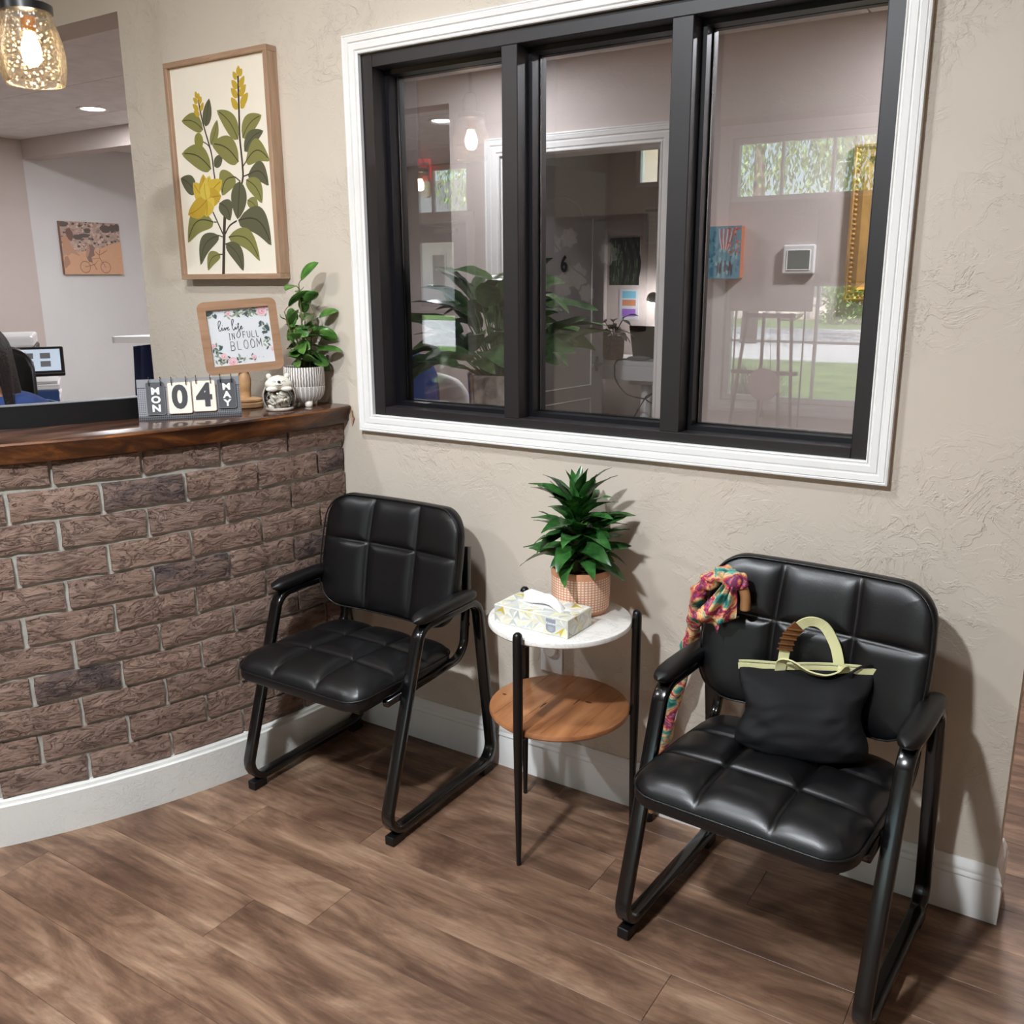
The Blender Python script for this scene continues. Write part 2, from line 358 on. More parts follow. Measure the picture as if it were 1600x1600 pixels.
def thick(vf, d=0.001):
    """give an open sheet a back and a rim"""
    bm = bmesh.new(); vs = [bm.verts.new(v) for v in vf[0]]
    for f in vf[1]:
        try: bm.faces.new([vs[i] for i in f])
        except ValueError: pass
    bmesh.ops.recalc_face_normals(bm, faces=bm.faces); bmesh.ops.solidify(bm, geom=list(bm.faces), thickness=d); bm.verts.index_update()
    r = ([tuple(v.co) for v in bm.verts], [tuple(v.index for v in f.verts) for f in bm.faces]); bm.free(); return r
def stroke(pts, w, z=0.0, seg=0):
    """flat ribbon in the xy plane along a polyline"""
    P = [Vector((p[0], p[1], 0)) for p in pts]
    if seg: P = spline(P, seg)
    v, f = [], []
    for i in range(len(P)):
        T = P[min(i + 1, len(P) - 1)] - P[max(i - 1, 0)]; T = T.normalized() if T.length > 0 else Vector((1, 0, 0)); B = Vector((-T.y, T.x, 0)) * w / 2
        v += [(*(P[i] + B).xy, z), (*(P[i] - B).xy, z)]
    for i in range(len(P) - 1): f.append((2 * i, 2 * i + 1, 2 * i + 3, 2 * i + 2))
    return v, f
class Print:
    """coloured flat shapes that make one printed surface (xy plane, z a hair proud)"""
    def __init__(s): s.v, s.f, s.c, s.k = [], [], [], 0
    def add(s, vf, col, z=None):
        n = len(s.v); s.k += 1; zz = 0.000004 * s.k if z is None else z
        s.v += [(p[0], p[1], zz) for p in vf[0]]; s.f += [tuple(i + n for i in q) for q in vf[1]]; s.c += [col] * len(vf[1])
    def poly(s, pts, col): s.add((pts, [tuple(range(len(pts)))]), col)
    def leaf(s, a, b, w, col, bend=0.0, n=8, mid=None):
        A = Vector(a); B = Vector(b); d = B - A; L = d.length; d.normalize(); nn = Vector((-d.y, d.x)); up, dn, cl = [], [], []
        for i in range(n + 1):
            t = i / n; c = A + d * L * t + nn * bend * L * math.sin(PI * t); h = w / 2 * math.sin(PI * t ** 0.8) ** 0.75 if 0 < t < 1 else 0
            up.append(tuple(c + nn * h)); dn.append(tuple(c - nn * h)); cl.append(tuple(c))
        v = up + dn; s.add(([(*p, 0) for p in v], [(i, i + 1, n + 2 + i, n + 1 + i) for i in range(n)]), col)
        if mid: s.add(stroke(cl[:-1], w * 0.045), mid)
    def line(s, pts, w, col, seg=0): s.add(stroke(pts, w, 0, seg), col)
    def disc(s, c, r, col, n=14, sy=1.0): s.poly([(c[0] + r * math.cos(2 * PI * i / n), c[1] + r * sy * math.sin(2 * PI * i / n), 0) for i in range(n)], col)
    def build(s, name, mat='print', parent=None, **k): return obj(name, (s.v, s.f), mat, parent, colors=s.c, **k)
def leaf3(L, w, droop=0.6, fold=0.25, n=7, tip=0.75, curl=0.0, wave=0.0):
    """a curved folded leaf blade growing along +x, up +z"""
    v, f = [], []
    for i in range(n + 1):
        t = i / n; a = droop * t; x = L * (math.sin(a) / a * t if a > 1e-3 else t); z = -L * t * (1 - math.cos(a)) / a if a > 1e-3 else 0
        h = w / 2 * (math.sin(PI * (0.04 + 0.96 * t) ** tip)) ** 0.8 if t < 1 else 0.0006
        wz = wave * w * math.sin(t * 13)
        v += [(x, -h, z + fold * h + wz), (x, 0, z), (x, h, z + fold * h - wz)]
    for i in range(n):
        for q in (0, 1): f.append((3 * i + q, 3 * i + 3 + q, 3 * i + 4 + q, 3 * i + 1 + q))
    return v, f

def clear_leaf(o, par, bad, tries=26):
    """turn, lift or shorten a leaf until none of its points is where bad() says something else stands"""
    from mathutils import Euler
    P = Matrix.Translation(par.location) @ Euler(par.rotation_euler).to_matrix().to_4x4(); a0 = o.rotation_euler.z
    for k in range(tries):
        m = P @ Matrix.Translation(o.location) @ Euler(o.rotation_euler).to_matrix().to_4x4() @ Matrix.Diagonal((*o.scale, 1))
        if not any(bad(m @ v.co) for v in o.data.vertices): return
        o.rotation_euler.z = a0 + (.28 * (k // 2 + 1)) * (1 if k % 2 else -1)
        if k in (9, 15, 20): o.scale = tuple(c * .8 for c in o.scale)

# ================================================================ THE SETTING
def boxes(*bs): return join(*[box(*b) for b in bs])
# --- main wall: opening to the reception on one side, window, free end at x = -0.073
wx0, wx1, wz0, wz1 = -1.862, -0.427, 1.035, 2.04
wall = struct('wall_back', boxes((-2.905, wx0, 0, .133, 0, 2.75), (wx1, -.073, 0, .133, 0, 2.75), (wx0, wx1, 0, .133, 0, wz0), (wx0, wx1, 0, .133, wz1, 2.75),
              (-7.5, -2.905, 0, .133, 2.296, 2.75), (-.073, 1.2, 0, .133, 2.32, 2.75), (1.2, 3.2, 0, .133, 0, 2.75)), 'wall', 'beige trowelled plaster wall with the interior window')
# --- front wall (behind the viewer) with entrance door, transoms and window
fy0, fy1 = -6.0, -5.8
struct('wall_front', boxes((-7.5, -6.75, fy0, fy1, 0, 2.75), (-5.75, -2.97, fy0, fy1, 0, 2.75), (-.72, 3.2, fy0, fy1, 0, 2.75),
       (-6.75, -5.75, fy0, fy1, 2.58, 2.75), (-6.75, -5.75, fy0, fy1, 2.0, 2.07), (-2.97, -.72, fy0, fy1, 2.58, 2.75), (-2.97, -.72, fy0, fy1, 1.40, 2.06), (-2.97, -.72, fy0, fy1, 0, .35)), 'wall')
struct('wall_left', box(-7.7, -7.5, -6.0, .133, -.004, 2.75), 'wall')
struct('wall_right', box(3.2, 3.4, -6.0, 3.77, -.004, 2.75), 'wall')
# --- hall and reception behind
struct('wall_hall', boxes((-3.04, -2.73, 2.02, 2.16, 0, 2.75), (-2.73, -1.84, 2.02, 2.16, 2.035, 2.75), (-1.84, 3.2, 2.02, 2.16, 0, 2.75)), 'wall_hall')
struct('wall_header', boxes((-6.95, -3.04, 2.02, 2.16, 2.31, 2.75)), 'wall_hall')
struct('wall_reception', boxes((-7.1, -6.95, .133, 5.1, -.004, 2.75)), 'wall_white')
struct('wall_pier', boxes((-6.95, -6.93, 1.66, 2.02, 0, 2.439)), 'wall_hall')
struct('wall_office_side', boxes((-3.04, -2.94, 2.16, 3.65, 0, 2.75), (.6, .7, 2.16, 3.65, 0, 2.75)), 'wall_hall')
struct('wall_office_back', boxes((-3.04, -2.75, 3.65, 3.77, 0, 2.75), (-2.17, .7, 3.65, 3.77, 0, 2.75), (-2.75, -2.17, 3.65, 3.77, 0, 2.0), (-2.75, -2.17, 3.65, 3.77, 2.29, 2.75)), 'wall_hall')
struct('wall_rear', boxes((-7.1, -3.04, 5.0, 5.1, -.004, 2.75), (-3.04, -2.94, 3.77, 5.1, -.004, 2.75), (.7, 3.2, 3.65, 3.77, 0, 2.75)), 'wall_hall')
struct('roof', boxes((-7.8, 3.5, -6.4, 3.78, 2.75, 2.95), (-7.8, -2.94, 3.78, 5.4, 2.75, 2.95)), 'ceiling')
# --- ceilings
struct('ceiling_main', box(-7.5, 3.2, -5.8, 0, 2.735, 2.75), 'ceiling')
ceil = struct('ceiling', boxes((-6.95, 3.2, .133, 3.65, 2.452, 2.47), (-6.95, -3.04, 3.65, 5.0, 2.452, 2.47)), 'grey')
tile_me = None
for iy in range(9):
    for ix in range(9):
        x0 = -6.93 + 1.19 * ix if ix else -6.93; y0 = .475 + .609 * iy if iy else .14
        x0 = -6.93 + 1.192 * ix; x1 = min(x0 + 1.186, 3.19); y0 = -.134 + .609 * iy; y1 = min(y0 + .603, 4.99)
        if y0 < .14: y0 = .14
        if x1 - x0 < .1 or y1 - y0 < .1: continue
        if y0 < 2.02 < y1: parts = [(y0, 2.018), (2.162, y1)]
        else: parts = [(y0, y1)]
        if x0 > -3.1: parts = [(a, min(b, 3.645)) for a, b in parts]
        for a, b in parts:
            if b - a > .03: obj('ceiling_tile', bbox(x0, x1, a, b, 2.44, 2.4515, .003, 1), 'tile', ceil)
# --- floor: base slab, then every plank around the seats as its own piece
fl = struct('floor', box(-7.7, 3.4, -6.0, 5.1, -.12, -.004), 'floor', 'brown wood-look plank floor')
plk = bpy.data.meshes.new('plank'); pv, pf = bbox(0, 1.2188, 0, .1509, -.004, 0, .0007, 1)
plk.from_pydata(pv, [], pf); plk.materials.append(M['floor'])
random.seed(3)
for row in range(-15, 14):
    y = -.854 + .1515 * row + .0; off = (row * .47 + (0.13 if row % 2 else 0)) % 1.22
    if y < -3.2: continue
    if row == 0: off = (-1.386 + 5.0) % 1.2195
    for k in range(-4, 3):
        x = off + 1.2195 * k - (5.0 - 3 * 1.2195 if row == 0 else 0)
        if row == 0: x = -1.386 + 1.2195 * (k + 1)
        if x < -4.0 or x > 1.6: continue
        o = obj('plank', plk, None, fl, (x, y, 0))
# the slab goes on as planks of the same run further off
# --- base boards
bprof = [(0, 0), (.016, 0), (.016, .088), (.0135, .093), (.0135, .0965), (.0165, .1), (.0165, .104), (.0125, .109), (.0125, .112), (.0135, .1145), (.0115, .121), (.007, .13), (.004, .136), (0, .136)]
def skirting(name, path, label=None, parent=None):
    """path of floor points with the wall on the left-hand side; profile sticks out to the right, mitred"""
    P = [Vector((x, y)) for x, y in path]; n = len(P); V_, F_ = [], []; k = len(bprof)
    for i in range(n):
        d0 = (P[i] - P[i - 1]).normalized() if i else None; d1 = (P[i + 1] - P[i]).normalized() if i < n - 1 else None
        n0 = Vector((d0.y, -d0.x)) if d0 else None; n1 = Vector((d1.y, -d1.x)) if d1 else None
        if n0 and n1: m = (n0 + n1); m = m / m.dot(n0)
        else: m = n0 or n1
        for t, z in bprof: V_.append((P[i].x + m.x * t, P[i].y + m.y * t, z))
    for i in range(n - 1):
        for q in range(k - 1): F_.append((i * k + q, (i + 1) * k + q, (i + 1) * k + q + 1, i * k + q + 1))
    F_.append(tuple(range(k))); F_.append(tuple((n - 1) * k + q for q in range(k))[::-1])
    return struct(name, (V_, F_), 'trim', label, auto=40)
skirting('baseboard_back', [(-1.99, 0), (-.073, 0), (-.073, .133)], 'white moulded baseboard under the interior window')
skirting('baseboard_front', [(3.2, -5.8), (-5.7, -5.8)])
skirting('baseboard_hall', [(-1.72, 2.02), (3.2, 2.02)])
# --- window casing: fluted white picture-frame moulding, mitred
def casing(name, x0, x1, z0, z1, w, y=0.0, d=.022, label=None, parent=None, bottom=True, mat='trim', ys=-1):
    prof = [(0, 0), (0, d * .55), (w * .06, d * .62), (w * .10, d * .5), (w * .16, d * .5), (w * .22, d * .72), (w * .48, d * .78), (w * .52, d * .66), (w * .57, d * .66), (w * .62, d * .86), (w * .84, d * 1.0), (w * .88, d * .9), (w * .93, d * 1.0), (w, d * .95), (w, 0)]
    C4 = [(x0, z0, -1, -1), (x1, z0, 1, -1), (x1, z1, 1, 1), (x0, z1, -1, 1)]
    if not bottom: C4 = [(x0, z0, -1, 0), (x0, z1, -1, 1), (x1, z1, 1, 1), (x1, z0, 1, 0)]
    k = len(prof); V_, F_ = [], []
    for x, z, sx, sz in C4:
        for a, b in prof: V_.append((x + sx * a, y + ys * b, z + sz * a))
    rng = range(4) if bottom else range(3)
    for i in rng:
        j = (i + 1) % 4
        for q in range(k - 1): F_.append((i * k + q, j * k + q, j * k + q + 1, i * k + q + 1))
    return struct(name, (V_, F_), mat, label, parent, auto=35)
casing('trim_1', wx0 + .002, wx1 - .002, wz0 + .002, wz1 - .002, .05, label='white fluted moulding around the interior window')
# --- the window itself
win = struct('window_1', boxes((wx0, wx0 + .040, .002, .131, wz0, wz1)), 'bronze', 'dark bronze three-light interior window')
win.data.name = 'stile'
for nm, b in (('stile', (wx1 - .039, wx1, .002, .131, wz0, wz1)), ('mullion', (-1.395, -1.347, .002, .131, wz0 + .026, wz1 - .038)), ('mullion', (-.931, -.880, .002, .131, wz0 + .026, wz1 - .038)),
              ('rail', (wx0 + .040, wx1 - .039, .002, .131, wz1 - .038, wz1)), ('rail', (wx0 + .040, wx1 - .039, .002, .131, wz0, wz0 + .026))):
    obj(nm, bbox(*b, .0015, 1), 'bronze', win)
lites = [(wx0 + .040, -1.395), (-1.347, -.931), (-.880, wx1 - .039)]
for a, b in lites:
    z0, z1 = wz0 + .026, wz1 - .038
    for y0, y1, t in ((.055, .097, .012), (.103, .125, .012)):
        F = []
        for bx in ((a, a + t, y0, y1, z0, z1), (b - t, b, y0, y1, z0, z1), (a + t, b - t, y0, y1, z0, z0 + t), (a + t, b - t, y0, y1, z1 - t, z1)): F.append(box(*bx))
        obj('glazing_bead', join(*F), 'bead', win)
    obj('gasket', join(box(a + .012, a + .0155, .09, .0965, z0 + .012, z1 - .012), box(b - .0155, b - .012, .09, .0965, z0 + .012, z1 - .012), box(a + .0155, b - .0155, .09, .0965, z0 + .012, z0 + .0155)), 'black_gloss', win)
    obj('glass_pane', box(a + .002, b - .002, .0975, .1025, z0 + .002, z1 - .002), 'glass', win)
# chip out of the plaster where the counter meets the wall
def chip():
    random.seed(5); V_, F_ = [], []
    prof = [(-1.962, 1.062), (-1.955, 1.068), (-1.947, 1.06), (-1.944, 1.035), (-1.936, 1.02), (-1.943, 1.0), (-1.95, .985), (-1.958, .975), (-1.963, 1.0)]
    v = [(x, -.0015 - .003 * random.random(), z) for x, z in prof] + [(-1.954, -.0008, 1.02)]
    return thick((v, [(i, (i + 1) % len(prof), len(prof)) for i in range(len(prof))]), .0015)
obj('plaster_chip', xf(chip(), (-1.952 * .45, 0, 1.02 * .45), (0, 0, 0), (.55, 1, .55)), 'oak', wall)

# ---------------------------------------------------------------- lamps of the rooms
M['lens'] = glow('downlight_lens', (1.0, .98, .95), 9.0)
def downlight(x, y, z, label, power=None, size=.15, col=(.90, .95, 1.0), off=None):
    t = thing('downlight', label, 'ceiling light', (x, y, z), group='recessed ceiling lights')
    obj('trim_ring', lathe([(.068, 0), (.07, -.004), (.088, -.006), (.092, -.003), (.092, .0)], 28, cap=False), 'trim', t, smooth=True)
    obj('lens_' + off + '_offscreen' if off else 'lens', lathe([(.0, -.0015), (.069, -.0015), (.069, .0)], 24), 'lens', t)
    ld = bpy.data.lights.new('downlight_lamp', 'AREA'); ld.shape = 'DISK'; ld.size = size; ld.energy = power or DOWNLIGHT_W; ld.color = col
    lo = bpy.data.objects.new('downlight_' + off + '_offscreen' if off else 'downlight_lamp', ld); COL.objects.link(lo); lo.parent = t; lo.location = (0, 0, -.012)
    return t
# waiting room ceiling, above the frame: the shadows of the window moulding, the picture frame and the armchair point back to these
for x, y, p, off, lab in ((-1.45, -1.2, 23, 'table', 'over the side table'), (-1.0, -2.4, 92, 'room', 'over the middle of the room'), (-2.9, -2.4, 30, 'counter', 'over the outer curve of the counter')):
    downlight(x, y, 2.735, 'recessed downlight in the waiting room ceiling ' + lab, p, off=off)
# hall: the shadows of the thermostat and the turquoise canvas point back to these
downlight(-2.65, 1.5, 2.44, 'round white recessed downlight in the tiled ceiling before the office door', 14, col=(.97, .97, 1))
downlight(-.3, 1.5, 2.44, 'round white recessed downlight in the tiled ceiling before the gilt picture', 38, col=(.97, .97, 1), off='hall')
# seen in the photograph
downlight(-5.355, 1.558, 2.44, 'round white recessed downlight in the tiled ceiling behind the opening of the brick counter', 26, col=(.97, .97, 1))
downlight(-3.89, 3.1, 2.44, 'round white recessed downlight beyond the header beam near the office wall', 34, col=(.95, .97, 1))

# ================================================================ RECEPTION COUNTER
CX, RB = -3.905, 1.915                      # centre of the curved front, brick face radius
A1 = math.radians(62)
counter = thing('reception_counter', 'curved brown brick reception counter with dark live-edge wooden top', 'counter', (CX, 0, 0))
def arc_solid(r0, r1, z0, z1, a0, a1, n=40):
    v, f = [], []
    for i in range(n + 1):
        a = -(a0 + (a1 - a0) * i / n); c, s = math.cos(a), math.sin(a)
        v += [(r0 * c, r0 * s, z0), (r1 * c, r1 * s, z0), (r1 * c, r1 * s, z1), (r0 * c, r0 * s, z1)]
    for i in range(n):
        for q in range(4): f.append((4 * i + q, 4 * i + (q + 1) % 4, 4 * i + 4 + (q + 1) % 4, 4 * i + 4 + q))
    f += [(0, 1, 2, 3), tuple(4 * n + q for q in (3, 2, 1, 0))]
    return v, f
EPS = .003
obj('mortar_wall', arc_solid(RB - .12, RB - .0125, 0.0, 1.0, EPS, A1), 'mortar', counter, smooth=False)
# bricks: a few tumbled shapes shared by all, each laid by hand on the curve
random.seed(11)
def brick_mesh(L, H, seed, D=.05):
    random.seed(seed); nu, nv = 7, 3; v, f = [], []
    for j in range(nv + 1):
        for i in range(nu + 1):
            x = (i / nu - .5) * L; z = (j / nv - .5) * H
            e = (i in (0, nu)) or (j in (0, nv))
            d = random.uniform(-.0016, .0022) - (.0045 if e else 0)
            if e: x += random.uniform(-.0018, .0012) * (1 if x > 0 else -1); z += random.uniform(-.0016, .0012) * (1 if z > 0 else -1)
            v.append((x, -d, z))
    n = len(v)
    for j in range(nv):
        for i in range(nu): a = j * (nu + 1) + i; f.append((a, a + 1, a + nu + 2, a + nu + 1))
    ring = [i for i in range(nu + 1)] + [(j + 1) * (nu + 1) - 1 for j in range(1, nv + 1)] + [nv * (nu + 1) + i for i in range(nu - 1, -1, -1)] + [j * (nu + 1) for j in range(nv - 1, 0, -1)]
    for q in ring: v.append((v[q][0], D, v[q][2]))
    m = len(ring)
    for i in range(m): f.append((ring[i], n + i, n + (i + 1) % m, ring[(i + 1) % m]))
    me = bpy.data.meshes.new('brick'); me.from_pydata(v, [], f); me.materials.append(M['brick'])
    bm = bmesh.new(); bm.from_mesh(me); bmesh.ops.recalc_face_normals(bm, faces=bm.faces); bm.to_mesh(me); bm.free(); me.shade_smooth()
    try: me.set_sharp_from_angle(angle=math.radians(38))
    except Exception: pass
    return me
BH, BL, PIT, CRS = .0705, .2055, .2175, .0815
variants = [brick_mesh(BL, BH, 100 + i) for i in range(9)]
dark = {(1, 3), (4, 2), (4, 0), (7, 4), (3, 6), (9, 6), (1, 0)}
def lay(row, s0, s1, h=BH, zc=None, nn=0):
    sm = (s0 + s1) / 2; L = s1 - s0; a = -sm / RB; z = .974 - CRS * row if zc is None else zc
    me = variants[random.randrange(9)] if abs(L - BL) < .002 and h == BH else brick_mesh(L, h, random.randrange(9999))
    st = random.getstate()
    r = RB + random.uniform(-.0015, .0015)
    o = obj('brick', me, None, counter, (r * math.cos(a), r * math.sin(a), z), (0, 0, a + PI / 2))
    if (row, nn) in dark: o.color = (1, 1, 1, 0.0)
    return o
for row in range(11):
    random.seed(500 + row)
    off = .0105 if row % 2 == 0 else .1185
    ends = [EPS + .0] + [off + PIT * k for k in range(0 if row % 2 else 1, 9)]
    if row % 2 == 0: ends[0] = -.004
    h, zc = BH, None
    if row == 0: h, zc = .058, .9715
    for k in range(len(ends) - 1):
        s0 = max(ends[k] + .006, .007); s1 = ends[k + 1] - .006
        random.seed(row * 31 + k)
        lay(row, s0, s1, h, zc, k)
# plinth under the bricks
obj('plinth', arc_solid(RB - .1, RB + .026, 0, .112, EPS, A1), 'plinth', counter, auto=40)
obj('plinth_cap', arc_solid(RB - .1, RB + .014, .112, .121, EPS, A1), 'plinth', counter, auto=40)
# live-edge wooden top
def slab():
    v, f = [], []; n = 90; random.seed(2)
    for i in range(n + 1):
        a = EPS + (A1 - EPS) * i / n; ca, sa = math.cos(-a), math.sin(-a)
        w1 = .006 * noise.noise(Vector((a * 9, 0, 0))) + .003 * noise.noise(Vector((a * 40, 3, 0))); w2 = .007 * noise.noise(Vector((a * 14, 7, 0))) + .004 * noise.noise(Vector((a * 60, 1, 0)))
        prof = [(1.43, 1.003), (1.90, 1.003), (1.928 + w2, 1.004), (1.935 + w2, 1.014), (1.938 + w2, 1.030), (1.944 + w1, 1.044), (1.951 + w1, 1.052), (1.949 + w1, 1.057), (1.941 + w1 * .5, 1.060), (1.43, 1.060)]
        for r, z in prof: v.append((r * ca, r * sa, z))
    k = 10
    for i in range(n):
        for q in range(k): f.append((k * i + q, k * i + (q + 1) % k, k * i + k + (q + 1) % k, k * i + k + q))
    f += [tuple(range(k)), tuple(k * n + q for q in range(k))[::-1]]
    return v, f
cv, cf = slab()
me = bpy.data.meshes.new('countertop'); me.from_pydata(cv, [], cf)
bm = bmesh.new(); bm.from_mesh(me); bmesh.ops.recalc_face_normals(bm, faces=bm.faces); bm.to_mesh(me); bm.free()
me.materials.append(M['counter']); me.materials.append(M['counter_edge']); me.shade_smooth()
for p in me.polygons:
    if abs(p.normal.z) < .75 and Vector((p.center.x, p.center.y)).length > 1.9: p.material_index = 1
try: me.set_sharp_from_angle(angle=math.radians(35))
except Exception: pass
obj('countertop', me, None, counter)
# black raised ledge along the staff side
ld = obj('ledge', arc_solid(1.684, 1.712, 1.0605, 1.118, math.radians(15.5), A1), 'black_plastic', counter, auto=30)
obj('ledge_highlight', arc_solid(1.682, 1.714, 1.118, 1.1205, math.radians(15.5), A1), 'grey', ld, auto=30)  # grey strip painted in for the highlight along the ledge top

# ================================================================ ARMCHAIRS
def rr_point(u, v, a, b, r):
    m = max(abs(u), abs(v))
    if m < 1e-6: return 0.0, 0.0
    X, Y = u / m * a, v / m * b; cx = max(-(a - r), min(a - r, X)); cy = max(-(b - r), min(b - r, Y)); dx, dy = X - cx, Y - cy; d = math.hypot(dx, dy)
    if d > 1e-9 and abs(X) > a - r and abs(Y) > b - r: X, Y = cx + dx / d * r, cy + dy / d * r
    return X * m, Y * m
def cushion(a, b, r, T, gu, gv, crown=.02, gd=.012, gw=.05, N=116, shape=None, back=.35):
    """quilted pad in xy, front face +z; gu / gv = groove positions in -1..1"""
    def h(u, v):
        m = max(abs(u), abs(v)); e = max(0.0, 1 - m ** 9) ** .42
        cr = crown * (1 - u * u) * (1 - v * v); g = 0
        for q in gu: g = max(g, .6 * math.exp(-abs(u - q) / (gw * .45)) + .4 * math.exp(-((u - q) / (gw * 2.2)) ** 2))
        for q in gv: g = max(g, .6 * math.exp(-abs(v - q) / (gw * .45)) + .4 * math.exp(-((v - q) / (gw * 2.2)) ** 2))
        ed = max(0.0, 1 - m ** 6)
        return T * e + cr - gd * g * ed
    V_, F_ = [], []
    for side in (1, -1):
        for j in range(N + 1):
            for i in range(N + 1):
                u, v = -1 + 2 * i / N, -1 + 2 * j / N
                u = math.copysign(1 - (1 - abs(u)) ** 1.25, u); v = math.copysign(1 - (1 - abs(v)) ** 1.25, v)
                x, y = rr_point(u, v, a, b, r); m = max(abs(u), abs(v)); wb = m ** 3; x, y = x * wb + u * a * (1 - wb), y * wb + v * b * (1 - wb)
                z = h(u, v) if side == 1 else -T * back * max(0.0, 1 - m ** 9) ** .42
                if shape: x, y, z = shape(x, y, z)
                V_.append((x, y, z))
        o = (N + 1) ** 2 if side == -1 else 0
        for j in range(N):
            for i in range(N):
                q = o + j * (N + 1) + i; f = (q, q + 1, q + N + 2, q + N + 1); F_.append(f if side == 1 else f[::-1])
    bm = bmesh.new(); vs = [bm.verts.new(p) for p in V_]
    for f in F_: bm.faces.new([vs[i] for i in f])
    bmesh.ops.remove_doubles(bm, verts=bm.verts, dist=1e-5); bm.verts.index_update()
    r_ = ([tuple(p.co) for p in bm.verts], [tuple(p.index for p in f.verts) for f in bm.faces]); bm.free(); return r_
def seat_shape(x, y, z):
    return x * (1 - .05 * (y / .21 > .2) * (y / .21 - .2)), y, z - .012 * max(0, (-y - .13) / .08) ** 2
def back_shape(x, y, z):
    t = y / .17
    return x * (1.0 - .055 * max(0, -t) ** 2 - .05 * max(0, t) ** 2), y, z + .035 * (x / .25) ** 2 - .01 * t
def seam(a, b, r, z, shape, n=80):
    out = []
    for i in range(n):
        t = 8 * i / n; s = int(t // 2); q = t % 2 - 1
        u, v = ((q, -1), (1, q), (-q, 1), (-1, -q))[s]; x, y = rr_point(u, v, a, b, r); out.append(shape(x, y, z))
    return out
FW = .5165 / 2                               # half distance between the side frames
oval = [(.0175 * math.copysign(abs(math.cos(t)) ** .38, math.cos(t)), .0105 * math.copysign(abs(math.sin(t)) ** .5, math.sin(t))) for t in [2 * PI * i / 16 for i in range(16)]]
def make_armchair(label, loc, rotz):
    t = thing('armchair', label, 'chair', loc, rotz, None)
    seat = obj('seat', cushion(.232, .213, .062, .050, (-.33, .33), (-.30, .34), .012, .020, .045, shape=seat_shape), 'leather', t, (0, -.352, .397), (math.radians(-2.0), 0, 0), smooth=True)
    obj('piping', sweep(seam(.2325, .2135, .062, .020, seat_shape), circ(.0022, 6), closed=True, nrm=(0, 0, 1)), 'leather', seat, smooth=True)
    obj('seat_pan', bbox(-.20, .20, -.53, -.175, .366, .383, .005), 'black_plastic', t)
    back = obj('backrest', cushion(.252, .172, .075, .036, (-.345, .345), (.20,), .008, .016, .038, shape=back_shape, back=.6), 'leather', t, (0, -.118, .645), (math.radians(90 - 9), 0, 0), smooth=True)
    obj('piping', sweep(seam(.247, .167, .075, .026, back_shape), circ(.0022, 6), closed=True, nrm=(0, 0, 1)), 'leather', back, smooth=True)
    for s in (-1, 1):
        x = s * FW
        path = fillet([(x, -.525, .032), (x, -.352, .556), (x, -.092, .556), (x, -.024, .032)], .052, 8, closed=True)
        obj('side_frame', sweep(path, oval, closed=True, nrm=(1, 0, 0)), 'black_gloss', t, smooth=True)
        # padded arm
        def arm(u, v):
            yy = -.375 + .275 * u; e = max(0, 1 - abs(2 * u - 1) ** 6) ** .5; a = 2 * PI * v
            return (x + .0265 * e * math.copysign(abs(math.cos(a)) ** .7, math.cos(a)) * (1 - .12 * u), yy, .578 + .0165 * e * math.copysign(abs(math.sin(a)) ** .8, math.sin(a)) + .004 * math.sin(PI * u))
        obj('arm_pad', grid(22, 20, arm), 'black_plastic', t, smooth=True)
        xi = x - s * .031
        rail = fillet([(xi, -.46, .378), (xi, -.118, .388), (xi + s * .0, -.098, .56), (xi - s * .012, -.075, .70)], .062, 8)
        obj('seat_rail', sweep(rail, [(p * .62, q * .95) for p, q in oval], nrm=(1, 0, 0)), 'black_gloss', t, smooth=True)
        for by_, bz_ in ((-.385, .392), (-.105, .48)): obj('rail_bolt', tube([(x - s * .02, by_, bz_), (x - s * .034, by_, bz_)], .007, 8), 'black_metal', t)
        for y in (-.482, -.062): obj('glide', bbox(x - .0145, x + .0145, y - .024, y + .024, 0, .026, .003), 'black_plastic', t)
    obj('back_bracket', bbox(-.20, .20, -.088, -.083, .60, .66, .002), 'black_metal', t)
    obj('crossbar', tube([(-FW + .034, -.40, .372), (FW - .034, -.40, .372)], .011, 10), 'black_gloss', t, smooth=True)
    return t
make_armchair('black quilted leather armchair with an empty seat, standing against the brick counter', (-1.6825, -.012, 0), 0)
make_armchair('black quilted leather armchair with a small black bag on its seat', (-.4665, -.022, 0), math.radians(-3.6))

# ================================================================ SIDE TABLE AND WHAT STANDS ON IT
TX, TY = -1.093, -.21
tb = thing('side_table', 'round two-tier side table with white marble top, wooden shelf and three black legs', 'table', (TX, TY, 0))
def disc(r, z0, z1, b=.004, n=64): return lathe([(0, z0), (r - b, z0), (r, z0 + b), (r, z1 - b), (r - b * .35, z1 - b * .35), (r - b, z1), (0, z1)], n)
obj('marble_top', disc(.182, .588, .604), 'marble', tb, auto=30)
def staves():
    out = []; ys = [-.182, -.118, -.045, .03, .1, .182]
    return ys
shelf = obj('shelf', disc(.1815, .347, .364, .005), 'shelf_wood', tb, auto=30)
def knot(x, y, rx, ry): return [(x + rx * math.cos(a) * (1 + .2 * math.sin(3 * a)), y + ry * math.sin(a), 0) for a in [2 * PI * i / 12 for i in range(12)]]
kp = Print()
for k in ((.062, .045, .010, .0045), (.035, .03, .002, .02), (-.15, -.03, .006, .004), (-.03, -.03, .0025, .018)): kp.poly(knot(*k), (88, 44, 22))
for xx in (-.11, -.035, .045, .115): kp.line([(xx, -math.sqrt(.176 ** 2 - xx * xx)), (xx, math.sqrt(.176 ** 2 - xx * xx))], .0009, (112, 62, 34))
kp.build('wood_marks', parent=shelf, loc=(0, 0, .3643))
